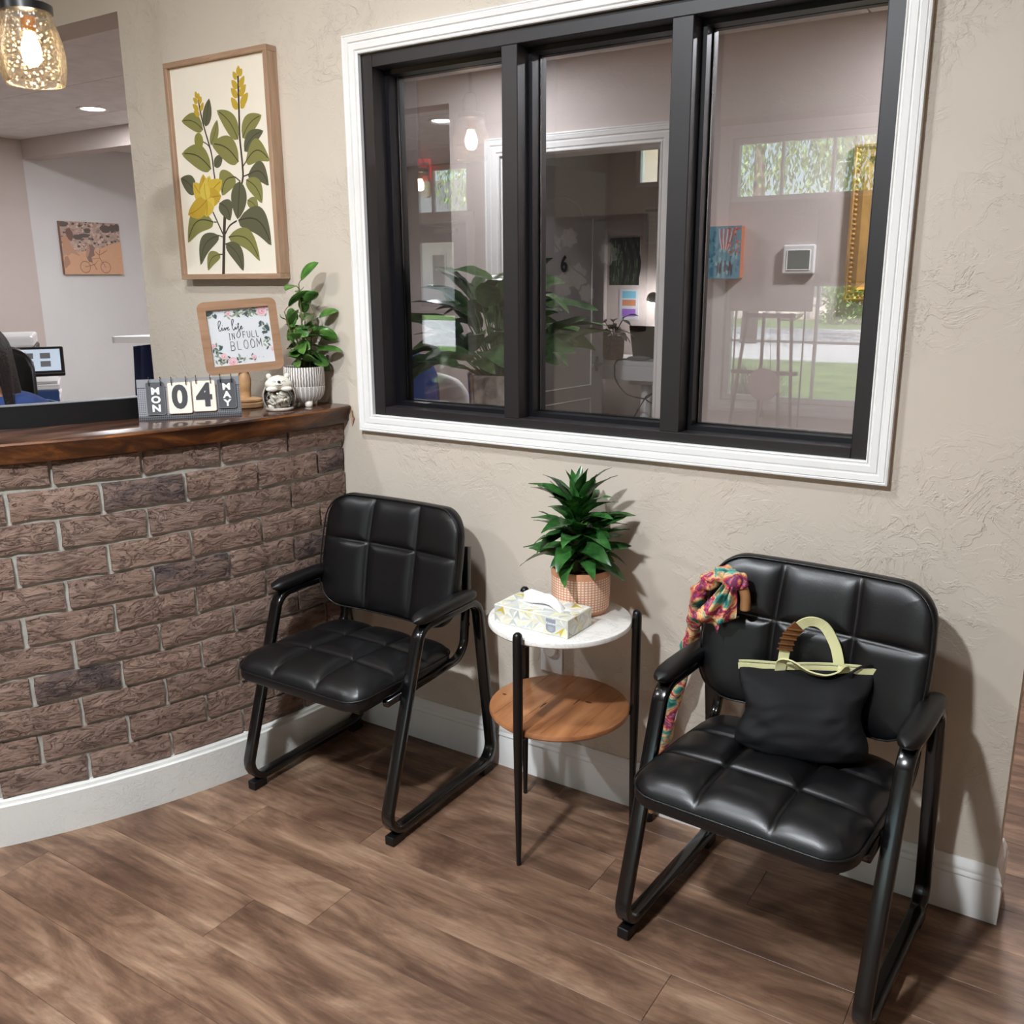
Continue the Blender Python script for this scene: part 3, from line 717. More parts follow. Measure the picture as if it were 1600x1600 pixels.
for k in range(3):
    a = -1.588 - k * 2 * PI / 3; lx, ly = .1945 * math.cos(a), .1945 * math.sin(a)
    obj('leg', [(lx + p[0], ly + p[1], p[2]) for p in lathe([(0, 0), (.0055, 0), (.006, .004), (.0118, .33), (.0122, .45), (.0122, .612), (.0105, .619), (.006, .6235), (0, .6245)], 14)[0]] and
        ([(lx + p[0], ly + p[1], p[2]) for p in lathe([(0, 0), (.0055, 0), (.006, .004), (.0118, .33), (.0122, .45), (.0122, .612), (.0105, .619), (.006, .6235), (0, .6245)], 14)[0]], lathe([(0, 0), (.0055, 0), (.006, .004), (.0118, .33), (.0122, .45), (.0122, .612), (.0105, .619), (.006, .6235), (0, .6245)], 14)[1]), 'black_metal', tb, smooth=True)
    obj('bracket', tube([(0, 0, .5815), (lx * .98, ly * .98, .5815)], .0062, 8), 'black_metal', tb)
    obj('bracket', tube([(lx * .86, ly * .86, .3415), (lx * .98, ly * .98, .3415)], .0055, 8), 'black_metal', tb)

# --- potted dracaena
def grid_pot():
    t = NT('peach_terracotta_with_white_grid'); tc = t.new('ShaderNodeTexCoord'); sp = t.new('ShaderNodeSeparateXYZ'); t.link(tc.outputs['Object'], sp.inputs[0])
    at = t.new('ShaderNodeMath', operation='ARCTAN2'); t.link(sp.outputs['Y'], at.inputs[0]); t.link(sp.outputs['X'], at.inputs[1])
    def cell(src, k, lo):
        m = t.new('ShaderNodeMath', operation='MULTIPLY'); m.inputs[1].default_value = k; t.link(src, m.inputs[0])
        f = t.new('ShaderNodeMath', operation='FRACT'); t.link(m.outputs[0], f.inputs[0]); g = t.new('ShaderNodeMath', operation='GREATER_THAN'); g.inputs[1].default_value = lo; t.link(f.outputs[0], g.inputs[0]); return g.outputs[0]
    nz = t.noise(tc.outputs['Object'], 60, 2); a = cell(at.outputs[0], 52 / (2 * PI), .34); b = cell(sp.outputs['Z'], 150, .36)
    band = t.new('ShaderNodeMath', operation='LESS_THAN'); band.inputs[1].default_value = .099; t.link(sp.outputs['Z'], band.inputs[0])
    b2 = t.new('ShaderNodeMath', operation='GREATER_THAN'); b2.inputs[1].default_value = .013; t.link(sp.outputs['Z'], b2.inputs[0])
    p = None
    for q in (a, b, band.outputs[0], b2.outputs[0]):
        if p is None: p = q
        else:
            m = t.new('ShaderNodeMath', operation='MULTIPLY'); t.link(p, m.inputs[0]); t.link(q, m.inputs[1]); p = m.outputs[0]
    t.base(t.mix(p, rgba((214, 152, 116)), rgba((246, 222, 204)))); t.set(Roughness=.65); t.normal(t.bump(p, .3, .001)); return t.m
M['grid_pot'] = grid_pot()
dp = thing('potted_dracaena', 'bushy dark green plant in a peach pot with white grid pattern', 'plant', (-1.073, -.138, .604))
obj('pot', lathe([(0, 0), (.062, 0), (.069, .006), (.073, .014), (.0755, .05), (.0755, .112), (.074, .116), (.0705, .116), (.0695, .112), (.069, .1), (0, .1)], 48), 'grid_pot', dp, auto=40)
def rough_disc(r, z, amp, n=26):
    def fn(u, v): a = 2 * PI * u; rr = r * v; return (rr * math.cos(a), rr * math.sin(a), z + amp * noise.noise(Vector((rr * math.cos(a) * 60, rr * math.sin(a) * 60, 2))))
    return grid(n, 10, fn)
obj('soil', rough_disc(.0688, .101, .006), 'soil', dp)
obj('trunk', tube([(-.012, 0, .10), (-.014, .002, .16), (-.012, 0, .27)], .009, 8, scale=[1.2, 1, .6]), 'stem', dp)
random.seed(21)
lf = [leaf3(L, w, d, .35, 8, .7, wave=.05) for L, w, d in ((.140, .048, .55), (.150, .052, .95), (.130, .046, .3), (.120, .050, 1.3), (.158, .046, .8))]
lme = []
for q in lf:
    me = bpy.data.meshes.new('leaf'); me.from_pydata(q[0], [], q[1]); me.materials.append(M['leaf_dracaena']); me.shade_smooth(); lme.append(me)
N = 62
for i in range(N):
    t = i / (N - 1); z = .128 + .155 * t; a = i * 2.39996 + random.uniform(-.2, .2)
    el = -.08 + 1.18 * t ** 1.35 + random.uniform(-.22, .22)
    sc = (1.12 - .3 * t) * random.uniform(.86, 1.12)
    o = obj('leaf', lme[random.randrange(5)], None, dp, (-.012 + .008 * math.cos(a), .008 * math.sin(a), z), (random.uniform(-.55, .55), -el - .25, a + random.uniform(-.2, .2))); o.scale = (sc, sc, sc)
    clear_leaf(o, dp, lambda q: q.y > -.006 or (q.z < .664 and q.y < -.20) or q.z < .612)

# --- tissue box
tbx = thing('tissue_box', 'white tissue box with yellow and grey triangle print on the marble table top', 'tissue box', (-1.104, -.276, .604), math.radians(-1.5))
w, d, h = .213, .113, .047
body = obj('carton', bbox(-w / 2, w / 2, -d / 2, d / 2, .0006, h, .0012, 1), plain('tissue_carton', (232, 231, 222), .5, var=.02), tbx)
def tri_print(W, H, nx, ny, seed):
    p = Print(); random.seed(seed); G = {}
    p.poly([(0, 0), (W, 0), (W, H), (0, H)], (226, 227, 216))
    for j in range(ny + 1):
        for i in range(nx + 1):
            jx = (0 if i in (0, nx) else random.uniform(-.3, .3)) * W / nx + (W / nx * .5 if j % 2 and i < nx and i > 0 else 0); jy = (0 if j in (0, ny) else random.uniform(-.25, .25)) * H / ny
            G[i, j] = (min(W, i * W / nx + jx), j * H / ny + jy)
    pal = [(238, 238, 230), (222, 224, 214), (204, 208, 204), (236, 230, 180), (228, 222, 200), (212, 214, 208), (240, 238, 226), (208, 184, 84), (188, 194, 194), (234, 234, 222)]
    for j in range(ny):
        for i in range(nx):
            a, b, c, e = G[i, j], G[i + 1, j], G[i + 1, j + 1], G[i, j + 1]
            for tr in ((a, b, c), (a, c, e)) if (i + j) % 2 else ((a, b, e), (b, c, e)):
                m = ((tr[0][0] + tr[1][0] + tr[2][0]) / 3, (tr[0][1] + tr[1][1] + tr[2][1]) / 3)
                p.poly([(*q, 0) for q in tr], random.choice(pal))
                p.poly([(*tr[0], 0), (*tr[1], 0), (*m, 0)], random.choice(pal[:7]))
    return p
pf_ = tri_print(w - .003, h - .003, 9, 2, 4)
# grey shield with the maker's name
sx, sy = .150, .006
pf_.poly([(sx, sy + .006), (sx + .005, sy + .001), (sx + .0135, sy - .001), (sx + .022, sy + .001), (sx + .027, sy + .006), (sx + .027, sy + .034), (sx, sy + .034)], (150, 156, 166))
kt = text('Kleenex', .0082, .0002); pf_.add(([(x + sx + .0135, y + sy + .022, 0) for x, y, z in kt[0]], kt[1]), (236, 238, 242))
for q, ww in ((.013, .014), (.009, .017), (.005, .011)): pf_.line([(sx + .0135 - ww / 2, sy + q), (sx + .0135 + ww / 2, sy + q)], .001, (206, 210, 216))
pf_.build('carton_print', 'print_gloss', body, loc=(-w / 2 + .0015, -d / 2 - .0003, .0021), rot=(PI / 2, 0, 0))
tri_print(d - .003, h - .003, 5, 2, 9).build('carton_print', 'print_gloss', body, loc=(w / 2 + .0003, -d / 2 + .0015, .0021), rot=(PI / 2, 0, PI / 2))
pt = tri_print(w - .003, d - .003, 9, 4, 13); pt.poly([(.03 + .07 * (1 - math.cos(PI * i / 12)) * 1.1, .057 + (.016 if True else 0) * math.sin(PI * i / 12) * 1.2, 0) for i in range(13)] + [(.184 - .07 * 1.1 * (1 - math.cos(PI * i / 12)), .057 - .018 * math.sin(PI * i / 12), 0) for i in range(13)], (244, 244, 242))
pt.build('carton_print', 'print_gloss', body, loc=(-w / 2 + .0015, -d / 2 + .0015, h + .0003))
M['tissue'] = plain('white_tissue', (240, 239, 238), .95, bump=(120, .2), var=.02)
def tissue(u, v):
    x = -.062 + .128 * u; s = math.sin(PI * min(1, u * 1.06)) ** .45
    top = .030 * s * (1 - .18 * math.sin(u * 7.5)) * (1 if u < .95 else .6)
    y = .012 - .030 * v * (.35 + .65 * u) + .006 * math.sin(u * 9 + v * 3) * v
    return (x + .012 * v * (u - .3), y, h - .002 + top * (1 - (2 * (v - .42)) ** 2 * .55) if True else 0)
obj('tissue_sheet', thick(grid(26, 12, tissue), .0006), 'tissue', tbx, smooth=True)
def tissue2(u, v):
    x = -.066 + .07 * u; return (x, .016 + .004 * math.sin(u * 8), h - .002 + .033 * v * math.sin(PI * (.15 + .7 * u)) ** .6)
obj('tissue_sheet', thick(grid(14, 6, tissue2), .0006), 'tissue', tbx, smooth=True)

# --- wall plate with dimmer behind the table
wp = thing('wall_plate', 'white wall plate with a round plug-in disc behind the side table', 'outlet', (-1.236, 0, .398))
obj('plate', bbox(-.036, .036, -.006, -.0004, -.058, .058, .002), 'white', wp)
obj('disc', lathe([(0, 0), (.024, 0), (.024, .010), (.020, .014), (0, .0145)], 28), 'trim', wp, loc=(0, -.006, .016), rot=(PI / 2, 0, 0), auto=30)

# ================================================================ BAG AND CANE ON THE SECOND CHAIR
bag = thing('handbag', 'small black fabric bag with lime edging and handles on the quilted seat', 'bag', (-.452, -.306, .456), math.radians(14))
M['bag'] = plain('black_bag_cloth', (11, 11, 14), .7, bump=(700, .4, .0006), var=.2)
M['bag'].node_tree.nodes['Principled BSDF'].inputs['Specular IOR Level'].default_value = .28
M['lime'] = plain('lime_webbing', (220, 218, 166), .8, bump=(900, .3, .0006), var=.05)
def bag_body(u, v):
    # u around, v up: pillow that flattens to the zip
    a = 2 * PI * u; w_ = .135 - .012 * math.sin(PI * v) + .006 * math.sin(9 * v) ; t_ = .052 * (1 - v) ** .6 * (v + .12) ** .35 * 1.3 + .004
    x = w_ * math.copysign(abs(math.cos(a)) ** .6, math.cos(a)); y = t_ * math.copysign(abs(math.sin(a)) ** .9, math.sin(a))
    wr = .007 * noise.noise(Vector((x * 15 + v * 2, v * 3.0, 3 + (y > 0)))) + .0035 * noise.noise(Vector((x * 38 - v * 6, v * 8, 8)))
    zz = .158 * v + .012 * (x / .135) * v + (.010 * (1 - v) ** 3 * abs(x / .135) ** 2)
    return (x, y + wr * (1 if y > 0 else -1) * 1.5 + .055 * v * v + .02 * v, zz)
bv, bf = grid(56, 26, bag_body); nb = len(bv)
obj('bag_body', (bv, bf + [tuple(range(57))[::-1]]), 'bag', bag, smooth=True)
def zy(x): return .078 + .003 * math.sin(x * 40)
edge = [(-.141 + .282 * i / 24, zy(-.141 + .282 * i / 24), .160 + .012 * (-.141 + .282 * i / 24) / .135) for i in range(25)]
obj('edging', sweep([(x, y - .006, z) for x, y, z in edge], [(.0065, -.0015), (.0065, .0015), (-.0065, .0015), (-.0065, -.0015)], nrm=(0, 0, 1)), 'lime', bag)
obj('edging', sweep([(x, y + .007, z + .002) for x, y, z in edge], [(.0065, -.0015), (.0065, .0015), (-.0065, .0015), (-.0065, -.0015)], nrm=(0, 0, 1)), 'lime', bag)
obj('zip', sweep([(x, y + .0005, z + .003) for x, y, z in edge], [(.0015, -.0045), (.0015, .0045), (-.0015, .0045), (-.0015, -.0045)], nrm=(0, 0, 1)), 'black_plastic', bag)
strap = [(.0016, -.011), (.0016, .011), (-.0016, .011), (-.0016, -.011)]
h1 = spline([(-.048, .082, .150), (-.046, .088, .185), (-.036, .094, .225), (-.004, .100, .256), (.030, .098, .252), (.055, .092, .215), (.066, .086, .178), (.070, .082, .150)], 7)
obj('handle', sweep(h1, strap, nrm=(0, 1, .2)), 'lime', bag, smooth=False)
h2 = spline([(-.052, .066, .150), (-.048, .060, .176), (-.030, .050, .182), (.004, .044, .166), (.040, .046, .160), (.066, .056, .168), (.076, .066, .178), (.074, .068, .152)], 7)
obj('handle', sweep(h2, strap, nrm=(0, .6, 1)), 'lime', bag, smooth=False)
M['tort'] = plain('tortoiseshell', (96, 62, 36), .2, bump=(80, .3), var=.7)
clip = h1[8:19]
ck = obj('hair_clip', sweep(clip, [(.0045, -.0135), (.0045, .0135), (-.0045, .0135), (-.0045, -.0135)], nrm=(0, 1, .2)), 'tort', bag, smooth=False)
for i in range(0, 10, 2): obj('clip_tooth', tube([clip[i] + Vector((-.017, -.008, .004)), clip[i + 1] + Vector((.016, -.008, -.002))], .0022, 6), 'tort', ck)
obj('zip_pull', join(bbox(.087, .096, .056, .064, .155, .170, .002), tube(spline([(.092, .06, .168), (.108, .064, .180), (.128, .070, .186), (.138, .076, .174)], 6), .0028, 8)), 'black_plastic', bag)

def scarf_mat():
    t = NT('silk_scarf_print'); v = t.coord('Object'); f = t.noise(v, 17, 4, .6, 1.4); g = t.noise(v, 60, 4, .6, .6)
    c = t.ramp(f, [(.33, lin((30, 104, 100))), (.42, lin((88, 172, 158))), (.455, lin((222, 176, 134))), (.485, lin((232, 206, 140))), (.515, lin((222, 136, 92))), (.555, lin((196, 52, 100))), (.6, lin((86, 44, 80))), (.66, lin((206, 116, 136)))])
    t.base(t.mix(.35, c, t.ramp(g, [(.35, (.35, .3, .35)), (.55, (1, 1, 1))]), 'MULTIPLY')); t.set(Roughness=.6); t.normal(t.bump(g, .3, .003)); return t.m
M['scarf'] = scarf_mat()
cane = thing('walking_cane', 'walking cane wrapped in a colourful silk scarf, hooked over the armchair back', 'cane', (-.905, -.045, 0))
def W2(p): return Vector(p) - Vector((-.905, -.045, 0))
shaft = spline([W2(p) for p in ((-.905, -.045, .004), (-.860, -.055, .28), (-.822, -.070, .44), (-.788, -.092, .56), (-.758, -.140, .655), (-.736, -.187, .722), (-.708, -.202, .762), (-.674, -.204, .786), (-.642, -.204, .778), (-.622, -.204, .748), (-.620, -.202, .710))], 8)
obj('shaft', tube(shaft, .0115, 12), plain('bamboo_cane', (176, 128, 84), .5, bump=(40, .4), var=.2), cane, smooth=True)
obj('rubber_tip', lathe([(0, 0), (.0155, 0), (.0155, .022), (.013, .03), (.012, .03)], 14), 'black_plastic', cane, smooth=True)
wrap = spline(shaft[5:70], 2); nW = len(wrap)
def lump(i): return 1.0 + .14 * math.sin(i * .38) + .05 * math.sin(i * .9 + 1)
prof = [(.0185 * (1 + .12 * math.cos(3 * a)) * math.cos(a), .0185 * (1 + .12 * math.cos(3 * a)) * math.sin(a)) for a in [2 * PI * i / 18 for i in range(18)]]
obj('scarf_wrap', sweep(wrap, prof, twist=.16, scale=[lump(i) * (1.0 if i > 4 else .75) for i in range(nW)]), 'scarf', cane, smooth=True)
kc = W2((-.648, -.212, .778))
def knot_s(v): p = Vector(v); return tuple(p * (1 + .14 * noise.noise(p * 55)))
kv, kf = sphere(.026, .02, .024, 20, 12); obj('scarf_knot', ([tuple(Vector(knot_s(p)) + kc) for p in kv], kf), 'scarf', cane, smooth=True)
def tail(u, v):
    a = W2((-.655, -.226, .770)); b = W2((-.712, -.224, .672)); wdt = .010 + .030 * u ** 1.2
    p = a.lerp(b, u); s = (v - .5) * 2
    return tuple(p + Vector((s * wdt * .8 + .006 * u, -.012 * math.sin(s * 3.2 + u * 3) - .004 * math.cos(7 * s), -s * wdt * .35 - .006 * abs(s) * u)))
obj('scarf_tail', thick(grid(14, 14, tail), .001), 'scarf', cane, smooth=True)
def tail2(u, v):
    a = W2((-.645, -.228, .770)); b = W2((-.662, -.230, .680)); wdt = .010 + .020 * u; p = a.lerp(b, u); s = (v - .5) * 2
    return tuple(p + Vector((s * wdt, -.010 * math.sin(s * 4 + u * 2), s * wdt * .25 + .008 * s * s * u)))
obj('scarf_tail', thick(grid(12, 12, tail2), .001), 'scarf', cane, smooth=True)

# ================================================================ THINGS ON THE COUNTER AND WALL
ART_LEAVES = [((0.136, 0.44), (0.038, 0.474), 0.057, 0, 0.12), ((0.149, 0.448), (0.176, 0.527), 0.044, 1, 0), ((0.167, 0.393), (0.205, 0.463), 0.038, 0, 0.05), ((0.159, 0.322), (0.025, 0.377), 0.079, 0, 0.12), ((0.175, 0.328), (0.217, 0.36), 0.037, 1, 0), ((0.292, 0.399), (0.207, 0.49), 0.062, 0, 0.1), ((0.312, 0.402), (0.401, 0.459), 0.06, 0, -0.12), ((0.316, 0.363), (0.404, 0.415), 0.049, 1, -0.12), ((0.287, 0.335), (0.171, 0.396), 0.082, 0, 0.12), ((0.319, 0.333), (0.424, 0.329), 0.074, 0, -0.3), ((0.324, 0.294), (0.412, 0.259), 0.066, 1, -0.28), ((0.315, 0.281), (0.378, 0.209), 0.059, 0, -0.15), ((0.314, 0.221), (0.357, 0.183), 0.044, 0, -0.15), ((0.266, 0.292), (0.2, 0.241), 0.077, 0, 0.25), ((0.286, 0.278), (0.263, 0.166), 0.077, 1, 0), ((0.076, 0.254), (0.009, 0.303), 0.062, 1, 0.1), ((0.185, 0.218), (0.23, 0.164), 0.066, 1, -0.2), ((0.15, 0.162), (0.017, 0.102), 0.081, 0, 0.25), ((0.266, 0.163), (0.406, 0.084), 0.092, 1, -0.25), ((0.215, 0.114), (0.351, 0.038), 0.068, 0, -0.22), ((0.171, 0.12), (0.07, 0.029), 0.06, 1, 0.2), ((0.17, 0.061), (0.104, 0.012), 0.047, 0, 0.2), ((0.201, 0.095), (0.273, 0.009), 0.06, 1, -0.15)]
ART_PETALS = [((0.313, 0.577), (0.317, 0.605), 0.019), ((0.305, 0.567), (0.291, 0.591), 0.018), ((0.305, 0.542), (0.282, 0.568), 0.021), ((0.303, 0.517), (0.277, 0.546), 0.022), ((0.3, 0.484), (0.275, 0.52), 0.024), ((0.316, 0.575), (0.331, 0.595), 0.018), ((0.314, 0.544), (0.339, 0.574), 0.021), ((0.312, 0.52), (0.343, 0.55), 0.022), ((0.314, 0.493), (0.35, 0.526), 0.025), ((0.313, 0.487), (0.336, 0.5), 0.016), ((0.121, 0.533), (0.114, 0.554), 0.015), ((0.121, 0.519), (0.102, 0.536), 0.016), ((0.123, 0.497), (0.097, 0.518), 0.018), ((0.126, 0.482), (0.1, 0.498), 0.018), ((0.127, 0.526), (0.129, 0.548), 0.013), ((0.129, 0.516), (0.14, 0.537), 0.015), ((0.132, 0.495), (0.148, 0.519), 0.015)]
ART_FLOWER = [((0.126, 0.23), (0.068, 0.286), 0.051), ((0.126, 0.23), (0.119, 0.309), 0.044), ((0.126, 0.23), (0.15, 0.303), 0.044), ((0.126, 0.23), (0.206, 0.286), 0.055), ((0.126, 0.23), (0.196, 0.239), 0.051), ((0.126, 0.23), (0.151, 0.195), 0.051), ((0.126, 0.23), (0.118, 0.179), 0.055), ((0.126, 0.23), (0.03, 0.189), 0.055), ((0.126, 0.23), (0.123, 0.285), 0.044)]
ART_STEMS = [([(0.177, -0.001), (0.203, 0.167), (0.215, 0.189)], 0.0162), ([(0.19, 0.124), (0.151, 0.193)], 0.0066), ([(0.182, 0.221), (0.171, 0.307), (0.166, 0.368), (0.144, 0.439), (0.132, 0.486), (0.125, 0.533)], 0.0074), ([(0.201, 0.124), (0.224, 0.148), (0.259, 0.162)], 0.0066), ([(0.23, 0.195), (0.256, 0.218), (0.297, 0.277), (0.303, 0.323), (0.3, 0.405), (0.305, 0.476), (0.312, 0.577)], 0.0096), ([(0.302, 0.318), (0.322, 0.335)], 0.0051), ([(0.302, 0.291), (0.328, 0.296)], 0.0051), ([(0.124, 0.408), (0.155, 0.392), (0.165, 0.368)], 0.0044), ([(0.266, 0.292), (0.289, 0.277)], 0.0051), ([(0.189, 0.115), (0.167, 0.121)], 0.0044), ([(0.189, 0.061), (0.166, 0.062)], 0.0044), ([(0.191, 0.09), (0.205, 0.095)], 0.0044), ([(0.152, 0.162), (0.165, 0.161)], 0.0044)]
# --- framed botanical painting
AX0, AX1, AZ0, AZ1 = -2.649, -2.184, 1.437, 2.100
art = thing('botanical_picture', 'tall framed botanical print of olive leaves and yellow flowers in a pale oak frame', 'picture', (AX0, 0, AZ0))
aw, ah, ft = AX1 - AX0, AZ1 - AZ0, .0165
obj('frame_rail', bbox(0, aw, -.042, -.0005, 0, ft, .0012, 1), 'oak_h', art); obj('frame_rail', bbox(0, aw, -.042, -.0005, ah - ft, ah, .0012, 1), 'oak_h', art)
obj('frame_stile', bbox(0, ft, -.042, -.0005, ft, ah - ft, .0012, 1), 'oak', art); obj('frame_stile', bbox(aw - ft, aw, -.042, -.0005, ft, ah - ft, .0012, 1), 'oak', art)
cv_ = obj('canvas', bbox(ft, aw - ft, -.030, -.001, ft, ah - ft, .001, 1), plain('cream_canvas', (238, 230, 214), .85, bump=(600, .2), var=.015), art)
P = Print()
GR = [(134, 131, 74), (94, 92, 68)]; DK = (58, 54, 36)
for pts, w_ in ART_STEMS: P.line(pts, w_ * .8, (66, 56, 46), 5)
for a, b, w_, k, bd in ART_LEAVES:
    P.leaf(a, b, w_ * .92, GR[k], -bd, 12, DK)
    A, B = Vector(a), Vector(b)
P.disc((.119, .405) if False else ART_LEAVES[0][0], .0001, (0, 0, 0)); P.disc((.112, .409), .021, (136, 134, 62), 16, 1.15)
for a, b, w_ in ART_PETALS: P.leaf(a, b, w_, (196, 164, 52), 0, 8)
for i, (a, b, w_) in enumerate(ART_FLOWER): P.leaf(a, b, w_ * 1.1, [(206, 176, 62), (192, 158, 52), (214, 188, 78)][i % 3], .06, 10, (160, 118, 34))
P.build('painting', 'print', cv_, loc=(ft, -.0303, ft), rot=(PI / 2, 0, 0))

# --- flip calendar
cal = thing('flip_calendar', 'perforated metal flip calendar with cards MON 04 MAY', 'calendar', (-2.1435, -.45, 1.06), math.radians(51.1))
def perf():
    t = NT('perforated_grey_steel'); v = t.coord('Object', scale=(200, 0, 205)); fr = t.new('ShaderNodeVectorMath', operation='FRACTION'); t.link(v, fr.inputs[0])
    di = t.new('ShaderNodeVectorMath', operation='DISTANCE'); di.inputs[1].default_value = (.5, 0, .5); t.link(fr.outputs[0], di.inputs[0])
    t.base(t.ramp(di.outputs['Value'], [(.27, lin((30, 30, 32))), (.33, lin((118, 118, 122)))])); t.set(Roughness=.4, Metallic=.3); return t.m
M['perf'] = perf()
lean = math.radians(-16)
pw, ph = .272, .112
obj('front_panel', xf(bbox(-pw / 2, pw / 2, -.001, .001, .004, ph, .0005, 1), (0, 0, .0), (lean, 0, 0)), 'perf', cal)
obj('back_panel', xf(bbox(-pw / 2, pw / 2, -.001, .001, .002, ph, .0005, 1), (0, 2 * ph * math.sin(-lean), .0), (-lean, 0, 0)), 'perf', cal)
obj('foot_strip', bbox(-pw / 2, pw / 2, -.006, .002, 0, .012, .001, 1), 'perf', cal)
obj('top_rail', xf(bbox(-pw / 2, pw / 2, -.003, .004, ph - .022, ph + .002, .001, 1), (0, 0, 0), (lean, 0, 0)), 'grey', cal)
M['card_dark'] = plain('dark_slate_card', (66, 67, 71), .6, var=.12); M['card_ivory'] = plain('ivory_card', (226, 218, 204), .6, var=.04)
M['ink_white'] = plain('white_ink', (236, 232, 226), .6, var=.02); M['ink_dark'] = plain('dark_ink', (52, 50, 52), .6, var=.05); M['ring'] = plain('dark_wire', (60, 54, 52), .35, metal=.8)
def card(cx, w_, h_, mat, rows, ink, size, bold, zt, edge):
    g = bpy.data.objects.new('card', None)
    fr = obj('card', xf(prism(rrect(w_, h_, .006), 0, .0016), (cx, -.0046, zt - h_ / 2), (PI / 2, 0, 0)), mat, cal); fr.rotation_euler = (lean, 0, 0)
    obj('card_edge', sweep([(cx + x, -.0064, zt - h_ / 2 + y) for x, y in rrect(w_ - .002, h_ - .002, .0055)], circ(.0008, 5), closed=True, nrm=(0, 1, 0)), edge, fr)
    n = len(rows)
    for i, ch in enumerate(rows):
        tv = text(ch, size, bold, .0003, xs=1.15 if n == 3 else .92)
        zc = zt - h_ / 2 + (((n - 1) / 2 - i) * size * .92 if n > 1 else 0) - (.004 if n > 1 else .001)
        obj('letter' if n > 1 else 'numeral', xf(tv, (cx, -.0068, zc), (PI / 2, 0, 0)), ink, fr)
    for s in (-.3, .3):
        rg = [(cx + s * w_, -.008 + .013 * math.cos(a) + .004, zt + .002 + .012 * math.sin(a)) for a in [2 * PI * i / 16 for i in range(16)]]
        obj('ring', sweep(rg, circ(.0011, 6), closed=True, nrm=(1, 0, 0)), 'ring', fr)
card(-.0885, .050, .092, 'card_dark', 'MON', 'ink_white', .026, .0011, .105, 'grey')
card(-.026, .0635, .090, 'card_ivory', '0', 'ink_dark', .088, .0035, .104, 'mdf')
card(.039, .0635, .089, 'card_ivory', '4', 'ink_dark', .088, .0035, .106, 'mdf')
card(.1, .050, .084, 'card_dark', 'MAY', 'ink_white', .025, .0011, .107, 'grey')

# --- "live life in full bloom" sign on a turned stand
sg = thing('tabletop_sign', 'square tan framed floral sign reading live life in full bloom on a turned wood stand', 'sign', (-2.195, -.206, 1.06), math.radians(50))
obj('stand_base', lathe([(0, 0), (.049, 0), (.052, .004), (.052, .014), (.047, .018), (.05, .021), (.049, .026), (.03, .03), (0, .031)], 36), 'beech', sg, auto=35)
obj('stand_post', lathe([(.016, .03), (.0165, .05), (.019, .07), (.0195, .085), (.016, .098), (.014, .104), (.014, .118)], 20), 'beech', sg, auto=45)
bd = thing('board_pivot', None, None); bpy.data.objects.remove(bd)
HW, HH = .113, .106
def ring_plate(w, h, r, iw, ih, z0, z1):
    o = rrect(w, h, r, 6); n = len(o); i_ = []
    for x, y in o:
        m = max(abs(x) / (w / 2), abs(y) / (h / 2)); i_.append((max(-iw / 2, min(iw / 2, x / m * 1.2)), max(-ih / 2, min(ih / 2, y / m * 1.2))))
    v = [(x, y, z) for z in (z0, z1) for q in (o, i_) for x, y in q]; f = []
    for k in range(n):
        j = (k + 1) % n; f += [(k, j, n + j, n + k), (2 * n + k, 3 * n + k, 3 * n + j, 2 * n + j), (k, 2 * n + k, 2 * n + j, j), (n + k, n + j, 3 * n + j, 3 * n + k)]
    return v, f
B0 = (0, -.004, .212); RT = (PI / 2, math.radians(-4.0), 0)
frm = obj('sign_frame', ring_plate(2 * HW, 2 * HH, .02, .178, .164, -.004, .010), 'mdf', sg, B0, RT, auto=40)
obj('sign_back', prism(rrect(2 * HW - .01, 2 * HH - .01, .018), -.0035, .001), 'mdf', frm)
p = Print(); random.seed(12)
def U(px, py): return ((px - 825) / 1130 * .176, -(py - 745) / 1080 * .162)      # layout of the printed card
p.poly([(-.089, -.082), (.089, -.082), (.089, .082), (-.089, .082)], (226, 228, 232))
def sprig(x, y, a, L, n, col):
    p.line([(x, y), (x + L * math.cos(a), y + L * math.sin(a))], .0005, (120, 120, 104))
    for i in range(n):
        t = (i + .7) / n; bx, by = x + L * t * math.cos(a), y + L * t * math.sin(a); s = 1 if i % 2 else -1; q = a + s * .9
        p.leaf((bx, by), (bx + .013 * math.cos(q), by + .013 * math.sin(q)), .0055, random.choice(col), 0, 6, (70, 78, 74))
G1 = [(110, 126, 112), (146, 158, 136), (88, 104, 100), (168, 178, 150)]
for i in range(30):
    s = random.choice('TTLRBRT'); t = random.uniform(-.08, .08) if s != 'L' else random.uniform(-.08, -.01)
    x, y, a = {'T': (t, .079, -PI / 2), 'B': (t, -.079, PI / 2), 'L': (-.086, t * .95, 0), 'R': (.086, t * .95, PI)}[s]
    sprig(x, y, a + random.uniform(-.9, .9), random.uniform(.014, .026), random.choice((2, 3, 4)), G1)
for a, b, w_ in ((U(250, 300), U(390, 235), .011), (U(410, 270), U(415, 375), .008), (U(1290, 560), U(1360, 690), .012), (U(1215, 700), U(1330, 715), .008), (U(400, 980), U(465, 900), .009), (U(1200, 560), U(1240, 470), .009), (U(960, 360), U(1005, 265), .009), (U(1250, 815), U(1335, 820), .008)): p.leaf(a, b, w_, (76, 94, 96), .05, 8, (50, 60, 60))
def rose(c, r):
    for k, cl in enumerate(((232, 190, 196), (240, 206, 210), (226, 168, 180), (240, 204, 208), (212, 130, 150))): p.disc((c[0] + r * .08 * math.sin(k * 2), c[1] + r * .08 * math.cos(k * 2)), r * (1 - .2 * k), cl, 12)
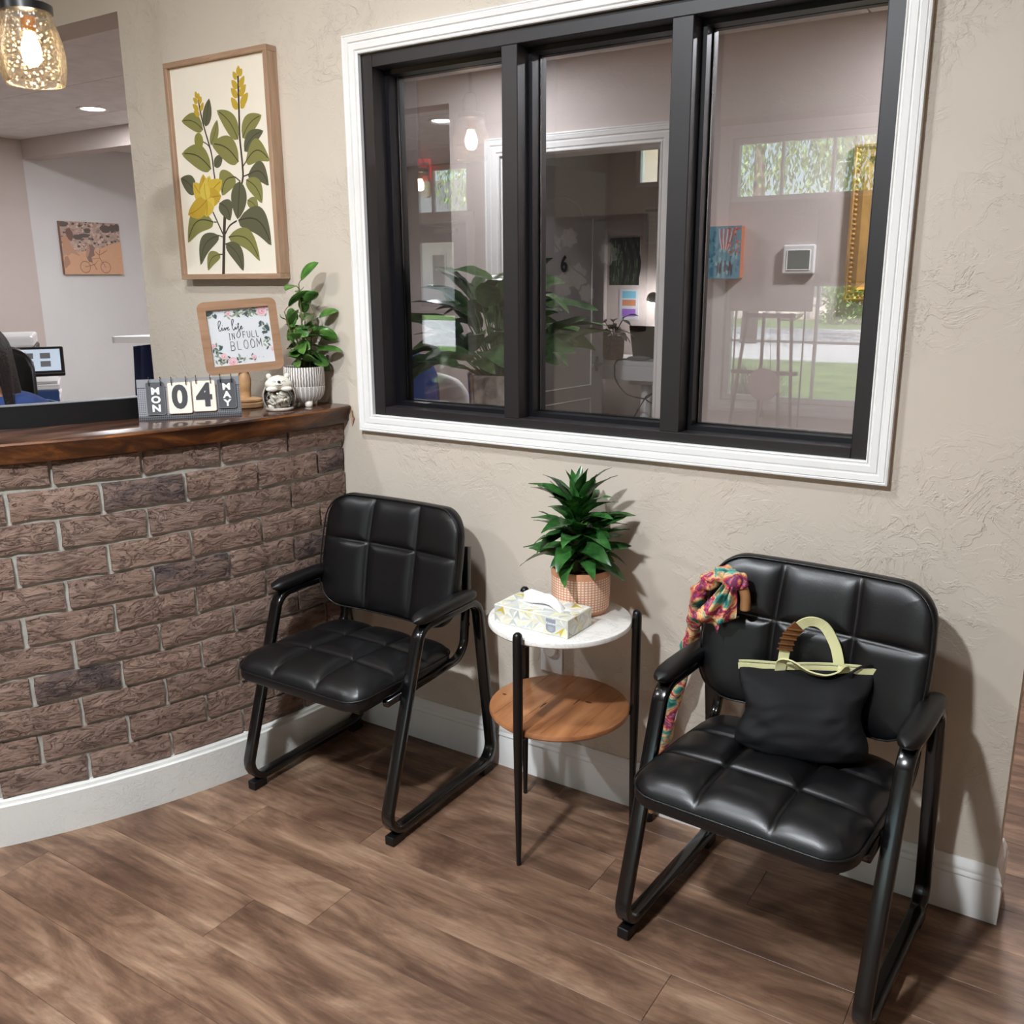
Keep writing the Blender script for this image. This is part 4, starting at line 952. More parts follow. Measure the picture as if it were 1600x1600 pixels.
for c, r in ((U(610, 1230), .0135), (U(1270, 290), .0155), (U(1310, 230), .010), (U(460, 1110), .009), (U(300, 890), .007), (U(1010, 1170), .007), (U(1390, 1050), .007), (U(650, 290), .007)): rose(c, r)
for i in range(26): p.disc((random.uniform(-.085, .085), random.choice((-1, 1)) * random.uniform(.058, .078)), random.uniform(.0006, .0014), random.choice(((150, 80, 90), (90, 100, 96), (216, 150, 160))), 6)
INK = (46, 48, 52)
SC = [[(430, 560), (470, 500), (490, 440), (472, 412), (445, 450), (440, 540), (450, 605), (475, 600), (490, 575), (503, 545), (505, 598), (530, 590), (545, 552), (560, 600), (580, 552), (592, 575), (620, 560), (615, 545), (597, 570), (610, 605), (636, 588)],
      [(685, 540), (715, 470), (730, 420), (712, 402), (690, 450), (690, 540), (700, 600), (722, 605), (744, 555), (750, 600), (775, 580), (803, 525), (815, 492), (800, 497), (806, 600), (820, 700), (792, 758), (757, 755), (750, 712), (790, 640), (832, 598), (865, 560), (855, 545), (835, 580), (855, 605), (886, 578)]]
for s in SC: p.line([U(*q) for q in s], .0017, INK, 4)
for q in ((516, 508), (768, 512)): p.disc(U(*q), .0011, INK, 6)
GL = {'I': [[(.5, 0), (.5, 1)], [(.3, 0), (.7, 0)], [(.3, 1), (.7, 1)]], 'N': [[(.12, 0), (.12, 1), (.88, 0), (.88, 1)]], 'F': [[(.15, 0), (.15, 1), (.85, 1)], [(.15, .52), (.7, .52)]], 'L': [[(.15, 1), (.15, 0), (.85, 0)]],
      'U': [[(.12, 1), (.12, .3), (.25, .06), (.5, 0), (.75, .06), (.88, .3), (.88, 1)]], 'B': [[(.15, 0), (.15, 1), (.6, 1), (.8, .88), (.8, .65), (.6, .53), (.15, .53)], [(.6, .53), (.86, .4), (.86, .13), (.6, 0), (.15, 0)]],
      'O': [[(.5 + .4 * math.cos(2 * PI * i / 16), .5 + .5 * math.sin(2 * PI * i / 16)) for i in range(17)]], 'M': [[(.05, 0), (.12, 1), (.5, .3), (.88, 1), (.95, 0)]]}
def word(wd, x, y, dx, h, dy=0.0):
    for i, ch in enumerate(wd):
        for st in GL[ch]:
            pts = [(x + dx * i + dx * .8 * q[0], y + dy * i + h * q[1]) for q in st]
            for a, b in zip(pts, pts[1:]): p.line([a, b], .0014, INK)
x0, y0 = U(590, 795); word('IN', x0, y0, .0105, .0185, .0004)
x0, y0 = U(855, 780); word('FULL', x0, y0, .0128, .0185, .0004)
x0, y0 = U(600, 1005); word('BLOOM', x0, y0, .0192, .0255, .0010)
p.build('sign_card', 'print_gloss', frm, loc=(0, 0, .0014))

# --- hedgehog jar
hg = thing('hedgehog_jar', 'small hedgehog shaped glass jar with ivory face, filled with white rings', 'jar', (-2.053, -.204, 1.06), math.radians(50))
M['ceramic'] = plain('ivory_ceramic', (232, 226, 214), .35, var=.03); M['quill'] = plain('brown_quills', (178, 166, 156), .6, bump=(160, .8, .004), var=.35)
M['jar_glass'] = glass_pane('jar_glass', .02, (.96, .96, .95))
def blob(fn, nu=28, nv=16): return grid(nu, nv, fn)
def body(u, v, k=1.0):
    a = 2 * PI * u; t = v; r = .0455 * math.sin(PI * (.10 + .84 * t)) ** .55 * k
    return (r * math.cos(a), r * .88 * math.sin(a), .002 + .070 * t)
obj('glass_belly', grid(32, 14, body), 'jar_glass', hg, smooth=True)
def shell(u, v):
    a = PI * (-.08 + 1.16 * u); r = .0485 * math.sin(PI * (.12 + .80 * v)) ** .5; return (r * math.cos(a), r * .92 * math.sin(a), .0 + .086 * v)
obj('quill_shell', thick(grid(26, 14, shell), .003), 'quill', hg, smooth=True)
obj('quill_base', lathe([(0, 0), (.036, 0), (.041, .005), (.040, .010), (0, .010)], 28), 'quill', hg, smooth=True)
def head(u, v):
    a = 2 * PI * u; t = v; r = (.041 - .012 * t ** 2) * (math.sin(PI * (.12 + .88 * t)) ** .45 if t < 1 else 0); z = .062 + .042 * t
    return (r * math.cos(a), r * .82 * math.sin(a) - .003 - .004 * math.sin(PI * t), z)
obj('face', (lambda g: (g[0], g[1] + [tuple(range(28))[::-1]]))(grid(28, 12, head)), 'ceramic', hg, smooth=True)
for s in (-1, 1):
    obj('ear', sphere(.008, .005, .008, 12, 8, (s * .026, -.004, .101)), 'ceramic', hg, smooth=True)
    obj('eye', tube([(s * .014 + .005 * math.cos(q), -.0385 + abs(math.cos(q)) * .001, .087 + .003 * math.sin(q)) for q in (0, .8, 1.57, 2.3, 3.14)], .0007, 5), 'ink_dark', hg)
    obj('paw', sphere(.017, .010, .008, 14, 8, (s * .021, -.031, .066)), 'ceramic', hg, smooth=True)
obj('nose', sphere(.0045, .0035, .0035, 10, 8, (0, -.0405, .088)), 'ink_dark', hg, smooth=True)
obj('smile', tube([(.013 * math.sin(q), -.0402 + .004 * abs(math.sin(q)), .083 - .0065 * math.cos(q)) for q in [(-1.1 + 2.2 * i / 10) for i in range(11)]], .0007, 5), 'ink_dark', hg)
random.seed(8); ring_me = None
tv, tf = sweep([(.0075 * math.cos(a), .0075 * math.sin(a), 0) for a in [2 * PI * i / 14 for i in range(14)]], circ(.0042, 7), closed=True, nrm=(0, 0, 1))
for i in range(26):
    a = random.uniform(PI * .98, PI * 2.02); rr = random.uniform(.016, .031); z = .015 + .0055 * (i // 4)
    q = obj('white_ring', ring_me if ring_me else (tv, tf), None if ring_me else 'ceramic', hg, (rr * math.cos(a), rr * .85 * math.sin(a), z), (random.uniform(.4, 1.5), random.uniform(-.5, .5), random.uniform(0, 3)), smooth=ring_me is None)
    ring_me = ring_me or q.data

# --- striped pot with round-leaved plant
pp = thing('potted_peperomia', 'round-leaved green plant in a white footed pot with grey stripes', 'plant', (-2.063, -.088, 1.06), math.radians(40))
def stripes():
    t = NT('white_pot_with_incised_stripes'); tc = t.new('ShaderNodeTexCoord'); sp = t.new('ShaderNodeSeparateXYZ'); t.link(tc.outputs['Object'], sp.inputs[0])
    at = t.new('ShaderNodeMath', operation='ARCTAN2'); t.link(sp.outputs['Y'], at.inputs[0]); t.link(sp.outputs['X'], at.inputs[1])
    def fr(k, lo, amp):
        nz = t.new('ShaderNodeMath', operation='MULTIPLY_ADD'); nz.inputs[1].default_value = k; t.link(at.outputs[0], nz.inputs[0])
        w_ = t.new('ShaderNodeMath', operation='MULTIPLY'); w_.inputs[1].default_value = amp; t.link(t.noise(tc.outputs['Object'], 70, 2), w_.inputs[0]); t.link(w_.outputs[0], nz.inputs[2])
        f = t.new('ShaderNodeMath', operation='FRACT'); t.link(nz.outputs[0], f.inputs[0]); g = t.new('ShaderNodeMath', operation='GREATER_THAN'); g.inputs[1].default_value = lo; t.link(f.outputs[0], g.inputs[0]); return g.outputs[0]
    up = t.new('ShaderNodeMath', operation='GREATER_THAN'); up.inputs[1].default_value = .062; t.link(sp.outputs['Z'], up.inputs[0])
    hi = t.mix(fr(46 / (2 * PI), .48, .5), rgba((128, 118, 112)), rgba((234, 230, 226))); lo = t.mix(fr(30 / (2 * PI), .26, .3), rgba((236, 233, 230)), rgba((184, 176, 172)))
    t.base(t.mix(up.outputs[0], lo, hi)); t.set(Roughness=.6); return t.m
M['stripe_pot'] = stripes()
obj('pot', lathe([(0, .012), (.03, .012), (.045, .018), (.056, .032), (.0605, .05), (.061, .0605), (.0595, .062), (.0608, .0635), (.0615, .09), (.0605, .118), (.059, .120), (.0565, .119), (.056, .112), (0, .112)], 48), 'stripe_pot', pp, auto=40)
for k in range(3):
    a = k * 2 * PI / 3 - 1.2; obj('foot', [(0, 0, 0)] and xf(lathe([(0, 0), (.010, 0), (.011, .004), (.013, .018), (0, .018)], 14), (.034 * math.cos(a), .034 * math.sin(a), 0)), 'ceramic', pp, smooth=True)
obj('soil', rough_disc(.0558, .113, .004), 'soil', pp)
def round_leaf(L, w):
    v, f = [], []; n = 9
    for i in range(n + 1):
        t = i / n; h_ = w / 2 * math.sin(PI * (.03 + .97 * t)) ** .62 if t < 1 else .0005; z = -.22 * L * t * t
        v += [(L * t, -h_, z + .25 * h_ - .0), (L * t, -h_ * .5, z + .05 * h_), (L * t, 0, z), (L * t, h_ * .5, z + .05 * h_), (L * t, h_, z + .25 * h_)]
    for i in range(n):
        for q in range(4): f.append((5 * i + q, 5 * i + 5 + q, 5 * i + 6 + q, 5 * i + 1 + q))
    return v, f
rl = []
for L, w_ in ((.070, .046), (.062, .048), (.076, .042), (.056, .040)):
    me = bpy.data.meshes.new('leaf'); g = thick(round_leaf(L, w_), .0008); me.from_pydata(g[0], [], g[1]); me.materials.append(M['leaf_pep']); me.shade_smooth(); rl.append(me)
random.seed(31)
stems = [((.004, -.006), (.0, .01, .25)), ((-.014, .004), (-.045, -.01, .17)), ((.018, .008), (.040, .0, .165)), ((.0, .014), (.01, .03, .14)), ((-.006, -.014), (-.015, -.03, .12))]
for (bx, by), (tx, ty, h_) in stems:
    path = spline([(bx, by, .11), (bx * .8 + tx * .3, by * .7 + ty * .3, .112 + h_ * .45), (tx, ty, .112 + h_)], 6)
    obj('stem', tube(path, .0026, 7, scale=[1.25 - .6 * i / (len(path) - 1) for i in range(len(path))]), 'stem', pp, smooth=True)
    m = int(6 + h_ * 26)
    for i in range(m):
        t = .22 + .78 * i / (m - 1); c = path[min(int(t * (len(path) - 1)), len(path) - 1)]; a = i * 2.2 + bx * 90 + random.uniform(-.4, .4); el = random.uniform(-.05, .6) + (.7 if i == m - 1 else 0)
        pl = random.uniform(.012, .026); e = Vector((math.cos(a) * math.cos(el), math.sin(a) * math.cos(el), math.sin(el) + .25)) * pl
        obj('petiole', tube([c, c + e * .5 + Vector((0, 0, .002)), c + e], .0012, 5), 'stem', pp)
        s = random.uniform(.75, 1.05); q = obj('leaf', rl[random.randrange(4)], None, pp, tuple(c + e), (random.uniform(-1.0, 1.0), -el + random.uniform(-.35, .75), a)); q.scale = (s, s, s)
        clear_leaf(q, pp, lambda w: w.y > -.005 or ((w.x + 2.195) * .643 + (w.y + .206) * .766 < .128 and w.z > 1.13) or (w.x - w.y * 0 > -2.11 and w.y < -.15 and w.z < 1.175))

# --- pendant lamps
M['bulb'] = glow('warm_filament_bulb', (1.0, .74, .42), 90.0); M['brass'] = plain('aged_brass_socket', (150, 108, 60), .35, metal=.9)
def pendant(x, y, z, label, bulb='bulb'):
    t = thing('pendant_lamp', label, 'pendant lamp', (x, y, z))
    sh = [(.046, .082), (.052, .072), (.0535, .058), (.060, .038), (.068, .010), (.0715, -.018), (.0710, -.046), (.066, -.070), (.0630, -.080), (.0615, -.080)]
    obj('glass_shade', lathe(sh + [(r - .0016, q) for r, q in sh[::-1]], 44, cap=False), 'seeded', t, smooth=True)
    obj('cap', lathe([(.022, .062), (.050, .068), (.0555, .070), (.0555, .086), (.050, .089), (.026, .094), (.018, .098), (.0, .098)], 36), 'black_metal', t, auto=40)
    obj('socket', lathe([(.013, .030), (.016, .034), (.016, .064), (.02, .068)], 20), 'brass', t, smooth=True)
    obj(bulb, lathe([(.0, -.042), (.010, -.040), (.019, -.028), (.0215, -.012), (.019, .006), (.013, .022), (.0105, .032), (0, .032)], 22), 'bulb', t, smooth=True)
    top = 2.735 - z
    for s in (-1, 1): obj('yoke', tube(spline([(s * .030, 0, .088), (s * .034, 0, .125), (s * .022, 0, .155), (s * .004, 0, .165)], 5), .0028, 7), 'black_metal', t, smooth=True)
    obj('stem', tube([(0, 0, .160), (0, 0, top - .02)], .0045, 10), 'black_metal', t)
    obj('canopy', lathe([(0, top - .022), (.05, top - .020), (.06, top - .006), (.06, top)], 28), 'black_metal', t, smooth=True)
pendant(-2.172, -.775, 1.955, 'seeded glass jar pendant lamp hanging over the calendar end of the brick counter')
pendant(-3.85, -2.60, 2.02, 'seeded glass jar pendant lamp hanging in the middle of the waiting room', 'bulb_offscreen')

# ================================================================ RECEPTION SEEN OVER THE COUNTER
def downhill(a, b, n): return [a + (b - a) * i / n for i in range(n + 1)]
# --- sepia photograph of a bicycle on the white wall
ph_ = thing('bicycle_photo', 'sepia canvas photo of a child on a bicycle on the white wall', 'picture', (-6.95, 2.24, 1.486))
pb = obj('canvas', bbox(.0005, .03, 0, .515, 0, .398, .002, 1), plain('canvas_edge', (150, 112, 92), .8), ph_)
p = Print(); random.seed(4)
def Q(px, py):
    t = (py - 150) / 1090; l = 160 + 130 * t; r = 1345 + 115 * t + 40 * 0; return ((px - l) / (r - l) * .515, (1 - t) * .398)
p.poly([(0, 0), (.515, 0), (.515, .398), (0, .398)], (196, 170, 156))
def clipq(x, y): return (max(0, min(.515, x)), max(0, min(.398, y)))
for i in range(420):
    x, y = random.uniform(0, .515), random.uniform(.17, .398); r = random.uniform(.004, .017); c = random.choice(((206, 180, 168), (222, 198, 186), (168, 144, 132), (132, 114, 106), (190, 160, 148), (214, 190, 176), (104, 92, 88)))
    p.poly([(*clipq(x + r * math.cos(a), y + r * .7 * math.sin(a)), 0) for a in [2 * PI * k / 7 + i for k in range(7)]], c)
for a, b, w_, h_ in ((520, 470, .045, .02), (650, 430, .05, .016), (1070, 280, .05, .03), (1210, 260, .03, .03), (1300, 240, .03, .03), (220, 210, .05, .02), (700, 330, .03, .02)):
    x, y = Q(a, b); p.poly([(*clipq(x + w_ * math.cos(q) * (1 + .3 * math.sin(5 * q)), y + h_ * math.sin(q)), 0) for q in [2 * PI * k / 12 for k in range(12)]], (112, 100, 96))
p.poly([(*clipq(*Q(*q)), 0) for q in ((160, 860), (440, 800), (700, 740), (960, 700), (1200, 590), (1390, 540), (1460, 1240), (290, 1240), (250, 1000))], (224, 178, 144))
for i in range(60):
    x, y = random.uniform(.1, .5), random.uniform(.01, .17); p.line([(x, y), (min(.514, x + random.uniform(.01, .04)), y + random.uniform(-.001, .001))], .0012, random.choice(((206, 158, 126), (234, 190, 158), (198, 148, 118))))
SK = (150, 116, 100)
p.poly([(*clipq(*Q(*q)), 0) for q in ((200, 480), (290, 440), (350, 520), (380, 640), (470, 740), (570, 850), (540, 860), (400, 790), (330, 700), (380, 830), (330, 860), (260, 780))], (206, 160, 132))
p.poly([(*clipq(*Q(*q)), 0) for q in ((300, 300), (360, 290), (420, 380), (430, 470), (400, 560), (340, 520), (300, 430), (270, 380))], (132, 104, 94))
p.poly([(*clipq(*Q(*q)), 0) for q in ((270, 880), (330, 860), (380, 980), (380, 1030), (290, 1120), (250, 1000))], (188, 146, 124))
p.poly([(*Q(*q), 0) for q in ((740, 640), (800, 610), (860, 680), (840, 760), (860, 840), (790, 880), (820, 990), (740, 980), (690, 860), (700, 720))], (150, 124, 116))
p.poly([(*Q(*q), 0) for q in ((700, 640), (740, 620), (760, 740), (720, 880), (680, 850), (690, 720))], (196, 156, 136))
def wheel(px, py, r):
    c = Q(px, py); p.line([(c[0] + r * math.cos(2 * PI * i / 24), c[1] + r * math.sin(2 * PI * i / 24)) for i in range(25)], .005, (150, 112, 98))
    for k in range(5): p.line([(c[0], c[1]), (c[0] + r * math.cos(k * 1.26), c[1] + r * math.sin(k * 1.26))], .0009, (170, 132, 116))
wheel(675, 1085, .043); wheel(1080, 1090, .043)
for pts in (((675, 1085), (860, 1030), (960, 900), (740, 920), (860, 1060)), ((960, 900), (1080, 1090)), ((960, 900), (945, 840), (1100, 730)), ((945, 840), (870, 760)), ((945, 840), (960, 720)), ((860, 1060), (900, 1145))): p.line([Q(*q) for q in pts], .0045, (140, 104, 92))
p.build('photo_print', 'print', pb, loc=(.0303, 0, 0), rot=(PI / 2, 0, PI / 2))

# --- white worktop with a navy coat under it
wt = thing('worktop_end', 'end of a high white worktop against the reception partition', 'worktop', (-5.24, 1.74, 0), math.radians(32.6))
obj('worktop', prism([(-.262, -.02), (-.24, -.035), (-.1, -.04), (.35, -.04), (.35, .20), (-.1, .20), (-.22, .10), (-.27, .02)], 1.045, 1.085), 'white', wt)
obj('side_panel', bbox(.31, .35, 0, .19, 0, 1.045, .003), 'white', wt); obj('end_panel', bbox(-.06, .31, .15, .18, 0, 1.045, .003), 'dark_wood', wt)
def coat(u, v):
    x = -.15 + .30 * u - .03 * v; fold = .028 * math.sin(u * 19 + v * 1.4) + .014 * math.sin(u * 37 + 2); return (x * (1 + .12 * v), .012 + fold, 1.03 - .62 * v - .05 * (u - .5) ** 2)
jk = thing('navy_coat', 'navy coat hanging below the white worktop', 'coat', (-5.24, 1.74, 0), math.radians(32.6))
obj('coat_body', thick(grid(40, 16, coat), .012), 'navy', jk, smooth=True)
obj('coat_hook', tube([(0, .03, 1.045), (0, .02, 1.02), (0, .005, 1.03)], .004, 6), 'black_metal', jk)

# --- office copier with touch panel
cp = thing('office_copier', 'white office copier with a tilted touch screen behind the brick counter', 'copier', (-4.60, .39, 0), math.radians(57))
obj('base_cabinet', bbox(-.28, .235, -.02, .5, .0, .86, .008), 'white', cp)
obj('paper_drawer', bbox(-.26, .245, -.028, -.018, .16, .48, .004), 'white', cp); obj('paper_drawer', bbox(-.26, .245, -.028, -.018, .50, .70, .004), 'white', cp)
bpn = obj('front_door', bbox(-.27, .232, -.034, -.018, .72, .905, .005), plain('copier_blue_panel', (34, 62, 112), .4), cp)
obj('swoosh', tube(spline([(-.2, -.035, .74), (-.02, -.035, .83), (.14, -.035, .86), (.24, -.035, .84)], 6), .003, 6), plain('pale_blue_line', (120, 150, 190), .4), bpn)
obj('output_tray', bbox(-.27, .24, -.03, .35, .905, .932, .006), 'white', cp); obj('paper_stack', bbox(-.1, .23, .0, .3, .9325, .946, .002), 'trim', cp)
obj('scanner_head', bbox(-.28, .15, .02, .5, 1.035, 1.115, .008), 'black_plastic', cp); obj('support_column', bbox(-.28, -.12, .05, .5, .932, 1.035, .006), 'white', cp); obj('support_column', bbox(-.12, .232, .36, .5, .932, 1.035, .006), 'white', cp)
obj('feeder', bbox(-.28, .145, .01, .48, 1.115, 1.172, .012), 'white', cp)
tp = obj('touch_panel', bbox(-.12, .11, -.012, .012, -.085, .085, .006), 'black_plastic', cp, (.165, -.10, 1.052), (math.radians(-42), 0, 0))
M['screen'] = glow('copier_screen', (.62, .74, .88), .22)
obj('screen', bbox(-.104, .094, -.0135, -.0122, -.066, .066, .0003, 1), 'screen', tp)
for i in range(2):
    for j in range(2): obj('icon', bbox(-.07 + .075 * i, -.025 + .075 * i, -.0142, -.0136, .008 - .05 * j, .042 - .05 * j, .0002, 1), 'grey', tp)

# --- receptionist
def office_chair(name, label, loc, rz, mat='black_plastic', arms=True, backz=(.56, 1.2), bw=.23, lean=.10, sz=.43):
    t = thing(name, label, 'chair', loc, rz)
    obj('seat', cushion(.235, .225, .09, .045, (), (), .012, 0, .1, N=18), mat, t, (0, 0, sz), smooth=True)
    zc = (backz[0] + backz[1]) / 2; hh = (backz[1] - backz[0]) / 2
    obj('backrest', cushion(bw, hh, bw * .75, .03, (), (), .01, 0, .1, N=22, shape=lambda x, y, z: (x, y, z + .10 * (x / bw) ** 2)), mat, t, (0, .20 + lean * .6, zc), (math.radians(90 - 8), 0, 0), smooth=True)
    obj('back_spine', bbox(-.03, .03, .235 + lean * .6, .26 + lean * .6, sz - .035, zc, .008), 'black_plastic', t); obj('spine_foot', bbox(-.03, .03, .1, .26 + lean * .6, sz - .035, sz - .01, .006), 'black_plastic', t)
    obj('gas_column', lathe([(.03, .07), (.03, .25), (.022, .25), (.022, sz - .012)], 16), 'black_metal', t)
    for k in range(5):
        a = 2 * PI * k / 5 + .3; l = obj('base_leg', tube([(.02 * math.cos(a), .02 * math.sin(a), .09), (.27 * math.cos(a), .27 * math.sin(a), .065)], .018, 8, scale=[1.2, .8]), 'black_plastic', t)
        obj('castor', xf(lathe([(0, -.012), (.026, -.012), (.028, 0), (.026, .012), (0, .012)], 14), (.275 * math.cos(a), .275 * math.sin(a), .0285), (PI / 2, 0, a)), 'black_plastic', l)
    if arms:
        for s in (-1, 1):
            ar = obj('arm_post', tube(spline([(s * .2, .02, .415), (s * .28, .02, .45), (s * .285, .02, .63)], 5), .014, 8), 'black_plastic', t)
            obj('arm_pad', bbox(s * .285 - .035, s * .285 + .035, -.15, .12, .628, .655, .012), 'black_plastic', ar)
    return t
RX, RY, RA = -3.382, -.338, math.radians(53)
office_chair('office_chair', 'black high-backed office chair under the seated person in blue', (RX - .05, RY + .02, 0), RA, arms=False, bw=.14, backz=(.60, 1.19), sz=.388)
per = thing('person', 'person with long dark hair in a blue top seated behind the brick counter', 'person', (RX, RY, 0), RA)
sk_v = [(0, .06, .53), (0, .05, .68), (0, .03, .84), (0, .03, .96), (0, .02, 1.03), (0, .005, 1.085),
        (-.11, .035, .975), (-.175, .03, .945), (-.225, .02, .735), (-.155, -.165, .645), (-.125, -.235, .628),
        (.11, .035, .975), (.175, .03, .945), (.225, .02, .735), (.155, -.165, .645), (.125, -.235, .628),
        (-.095, .03, .53), (-.115, -.40, .535), (-.12, -.42, .12), (-.125, -.53, .045), (.095, .03, .53), (.115, -.40, .535), (.12, -.42, .12), (.125, -.53, .045)]
sk_e = [(0, 1), (1, 2), (2, 3), (3, 4), (4, 5), (3, 6), (6, 7), (7, 8), (8, 9), (9, 10), (3, 11), (11, 12), (12, 13), (13, 14), (14, 15), (0, 16), (16, 17), (17, 18), (18, 19), (0, 20), (20, 21), (21, 22), (22, 23)]
sk_r = [.135, .125, .13, .125, .055, .048, .085, .062, .044, .030, .026, .085, .062, .044, .030, .026, .09, .065, .042, .035, .09, .065, .042, .035]
for s in (-1, 1):      # fingers and thumb
    b = 10 if s == -1 else 15
    for k, (dx, ln) in enumerate(((-.024, .07), (-.008, .08), (.008, .076), (.023, .06))):
        n = len(sk_v); sk_v += [(s * .125 + dx, -.26, .624), (s * .125 + dx * 1.15, -.26 - ln * .55, .622), (s * .125 + dx * 1.2, -.26 - ln, .612)]; sk_e += [(b, n), (n, n + 1), (n + 1, n + 2)]; sk_r += [.0095, .0085, .007]
    n = len(sk_v); sk_v += [(s * .125 - s * .03, -.235, .622), (s * .125 - s * .048, -.275, .614)]; sk_e += [(b, n), (n, n + 1)]; sk_r += [.0105, .008]
sm = bpy.data.meshes.new('skel'); sm.from_pydata(sk_v, sk_e, []); so = bpy.data.objects.new('skel', sm); COL.objects.link(so)
mod = so.modifiers.new('skin', 'SKIN'); mod.use_smooth_shade = True; so.modifiers.new('sub', 'SUBSURF').levels = 2
for i, v in enumerate(sm.skin_vertices[0].data): v.radius = (sk_r[i] * (1.15 if i in (1, 2, 3) else 1), sk_r[i] * (.85 if i in (0, 1, 2, 3) else 1)); v.use_root = (i == 0)
bme = bpy.data.meshes.new_from_object(so.evaluated_get(bpy.context.evaluated_depsgraph_get())); bpy.data.objects.remove(so)
M['skin'] = plain('skin', (186, 138, 110), .55, var=.04); M['hair'] = plain('dark_brown_hair', (38, 30, 28), .5, bump=(120, .8, .004), var=.5)
for m_ in ('blue', 'navy', 'skin', 'black_plastic'): bme.materials.append(M[m_])
for f in bme.polygons:
    c = f.center; f.material_index = 3 if c.z < .09 else 1 if (c.z < .602 and c.y > -.60) else 2 if ((c.z > 1.03 and abs(c.x) < .08) or (c.y < -.195 and c.z > .602)) else 0
bme.shade_smooth(); bme.name = 'body'; obj('body', bme, None, per)
def face(u, v):
    a = 2 * PI * u; t = PI * v; x = .074 * math.sin(t) * math.cos(a); y = .092 * math.sin(t) * math.sin(a); z = -.108 * math.cos(t)
    if z < 0: x *= 1 + z * 2.6; y = y * (1 + z * 1.2) - .0
    if y < 0:
        y -= .020 * math.exp(-((x / .011) ** 2) - ((z + .012) / .022) ** 2)                   # nose
        y += .010 * (math.exp(-(((abs(x) - .03) / .014) ** 2) - ((z - .008) / .010) ** 2))        # eye sockets
        y -= .006 * math.exp(-((x / .02) ** 2) - ((z + .048) / .007) ** 2)                        # lips
        y -= .007 * math.exp(-((x / .02) ** 2) - ((z + .085) / .014) ** 2)                        # chin
    return (x, y, z)
hd = obj('head', grid(40, 28, face), 'skin', per, (0, -.005, 1.168), (math.radians(6), 0, 0), smooth=True)
for s in (-1, 1):
    obj('eye', sphere(.0105, .006, .0055, 12, 8, (s * .029, -.0755, .007)), 'ceramic' if 'ceramic' in M else 'white', hd, smooth=True); obj('iris', sphere(.0048, .003, .0048, 8, 6, (s * .029, -.0795, .007)), 'hair', hd, smooth=True)
    obj('ear', sphere(.008, .018, .028, 10, 8, (s * .073, .01, -.005)), 'skin', hd, smooth=True)
obj('mouth', sphere(.022, .004, .005, 12, 6, (0, -.092, -.048)), plain('lips', (150, 84, 76), .5), hd, smooth=True)
def hairfn(u, v):
    a = PI * (-.30 + 1.60 * u); t = v; wv = .008 * math.sin(u * 60 + t * 7) + .006 * noise.noise(Vector((u * 14, t * 5, 0)))
    if t < .42: q = t / .42 * PI * .5; r = math.sin(q); z = .118 * math.cos(q) + .0
    else: r = 1.0 + .38 * (t - .42) * (1 if abs(math.cos(a)) > .3 else .8); z = -.34 * (t - .42) / .58
    return ((.086 * r + wv * t) * math.cos(a), (.104 * r + wv * t) * math.sin(a) + .014 + .02 * max(0, t - .42), z + .004)
obj('hair', thick(grid(60, 26, hairfn), .010), 'hair', hd, smooth=True)

# ================================================================ HALL BEHIND THE GLASS
casing('trim_2', -2.725, -1.845, 0.0, 2.03, .085, 2.02, .022, 'white moulded casing around the open office door', bottom=False)
struct('trim_3', boxes((-2.73, -2.715, 2.022, 2.158, 0, 2.02), (-1.855, -1.84, 2.022, 2.158, 0, 2.02), (-2.73, -1.84, 2.022, 2.158, 2.02, 2.034)), 'trim')
# --- office door, swung open
M['door'] = plain('grey_white_door_paint', (214, 211, 210), .4, var=.02)
dr = struct('door_1', bbox(0, .036, 0, .80, .012, 2.012, .002, 1), 'door', 'open white panel door with the number 6', loc=(-2.70, 2.075, 0), rot=(0, 0, math.radians(-7.5)))
def panel(z0, z1, arch):
    y0, y1 = .12, .68; o = [(y0, z0), (y1, z0)]
    if arch: o += [(y1, z1 - .10)] + [(y1 - .10 - .18 * (1 - math.cos(PI / 2 * i / 6)) * .999, z1 - .10 + .10 * math.sin(PI / 2 * i / 6)) for i in range(7)] + [(y0 + .28 - .18 * math.sin(PI / 2 * i / 6), z1 - .10 + .10 * math.cos(PI / 2 * i / 6)) for i in range(7)] + [(y0, z1 - .10)]
    else: o += [(y1, z1), (y0, z1)]
    obj('panel_moulding', sweep([(.037, y, z) for y, z in o], [(-.004, -.009), (.003, -.006), (.005, 0), (.002, .006), (-.004, .009)], closed=True, nrm=(1, 0, 0)), 'door', dr)
panel(.82, 1.86, True); panel(.15, .74, False)
sx_ = text('6', .12, .003, .002); obj('numeral', xf(sx_, (.040, .405, 1.505), (PI / 2, 0, PI / 2)), 'black_metal', dr)
hl = obj('handle_plate', xf(lathe([(0, 0), (.024, 0), (.024, .006), (.018, .010), (0, .010)], 20), (.036, .735, .94), (0, PI / 2, 0), (1.9, 1, 1)), 'steel', dr, auto=40)
obj('lever', tube(fillet([(.045, .735, .94), (.085, .735, .94), (.085, .63, .94)], .02, 5), .009, 10), 'steel', hl, smooth=True)
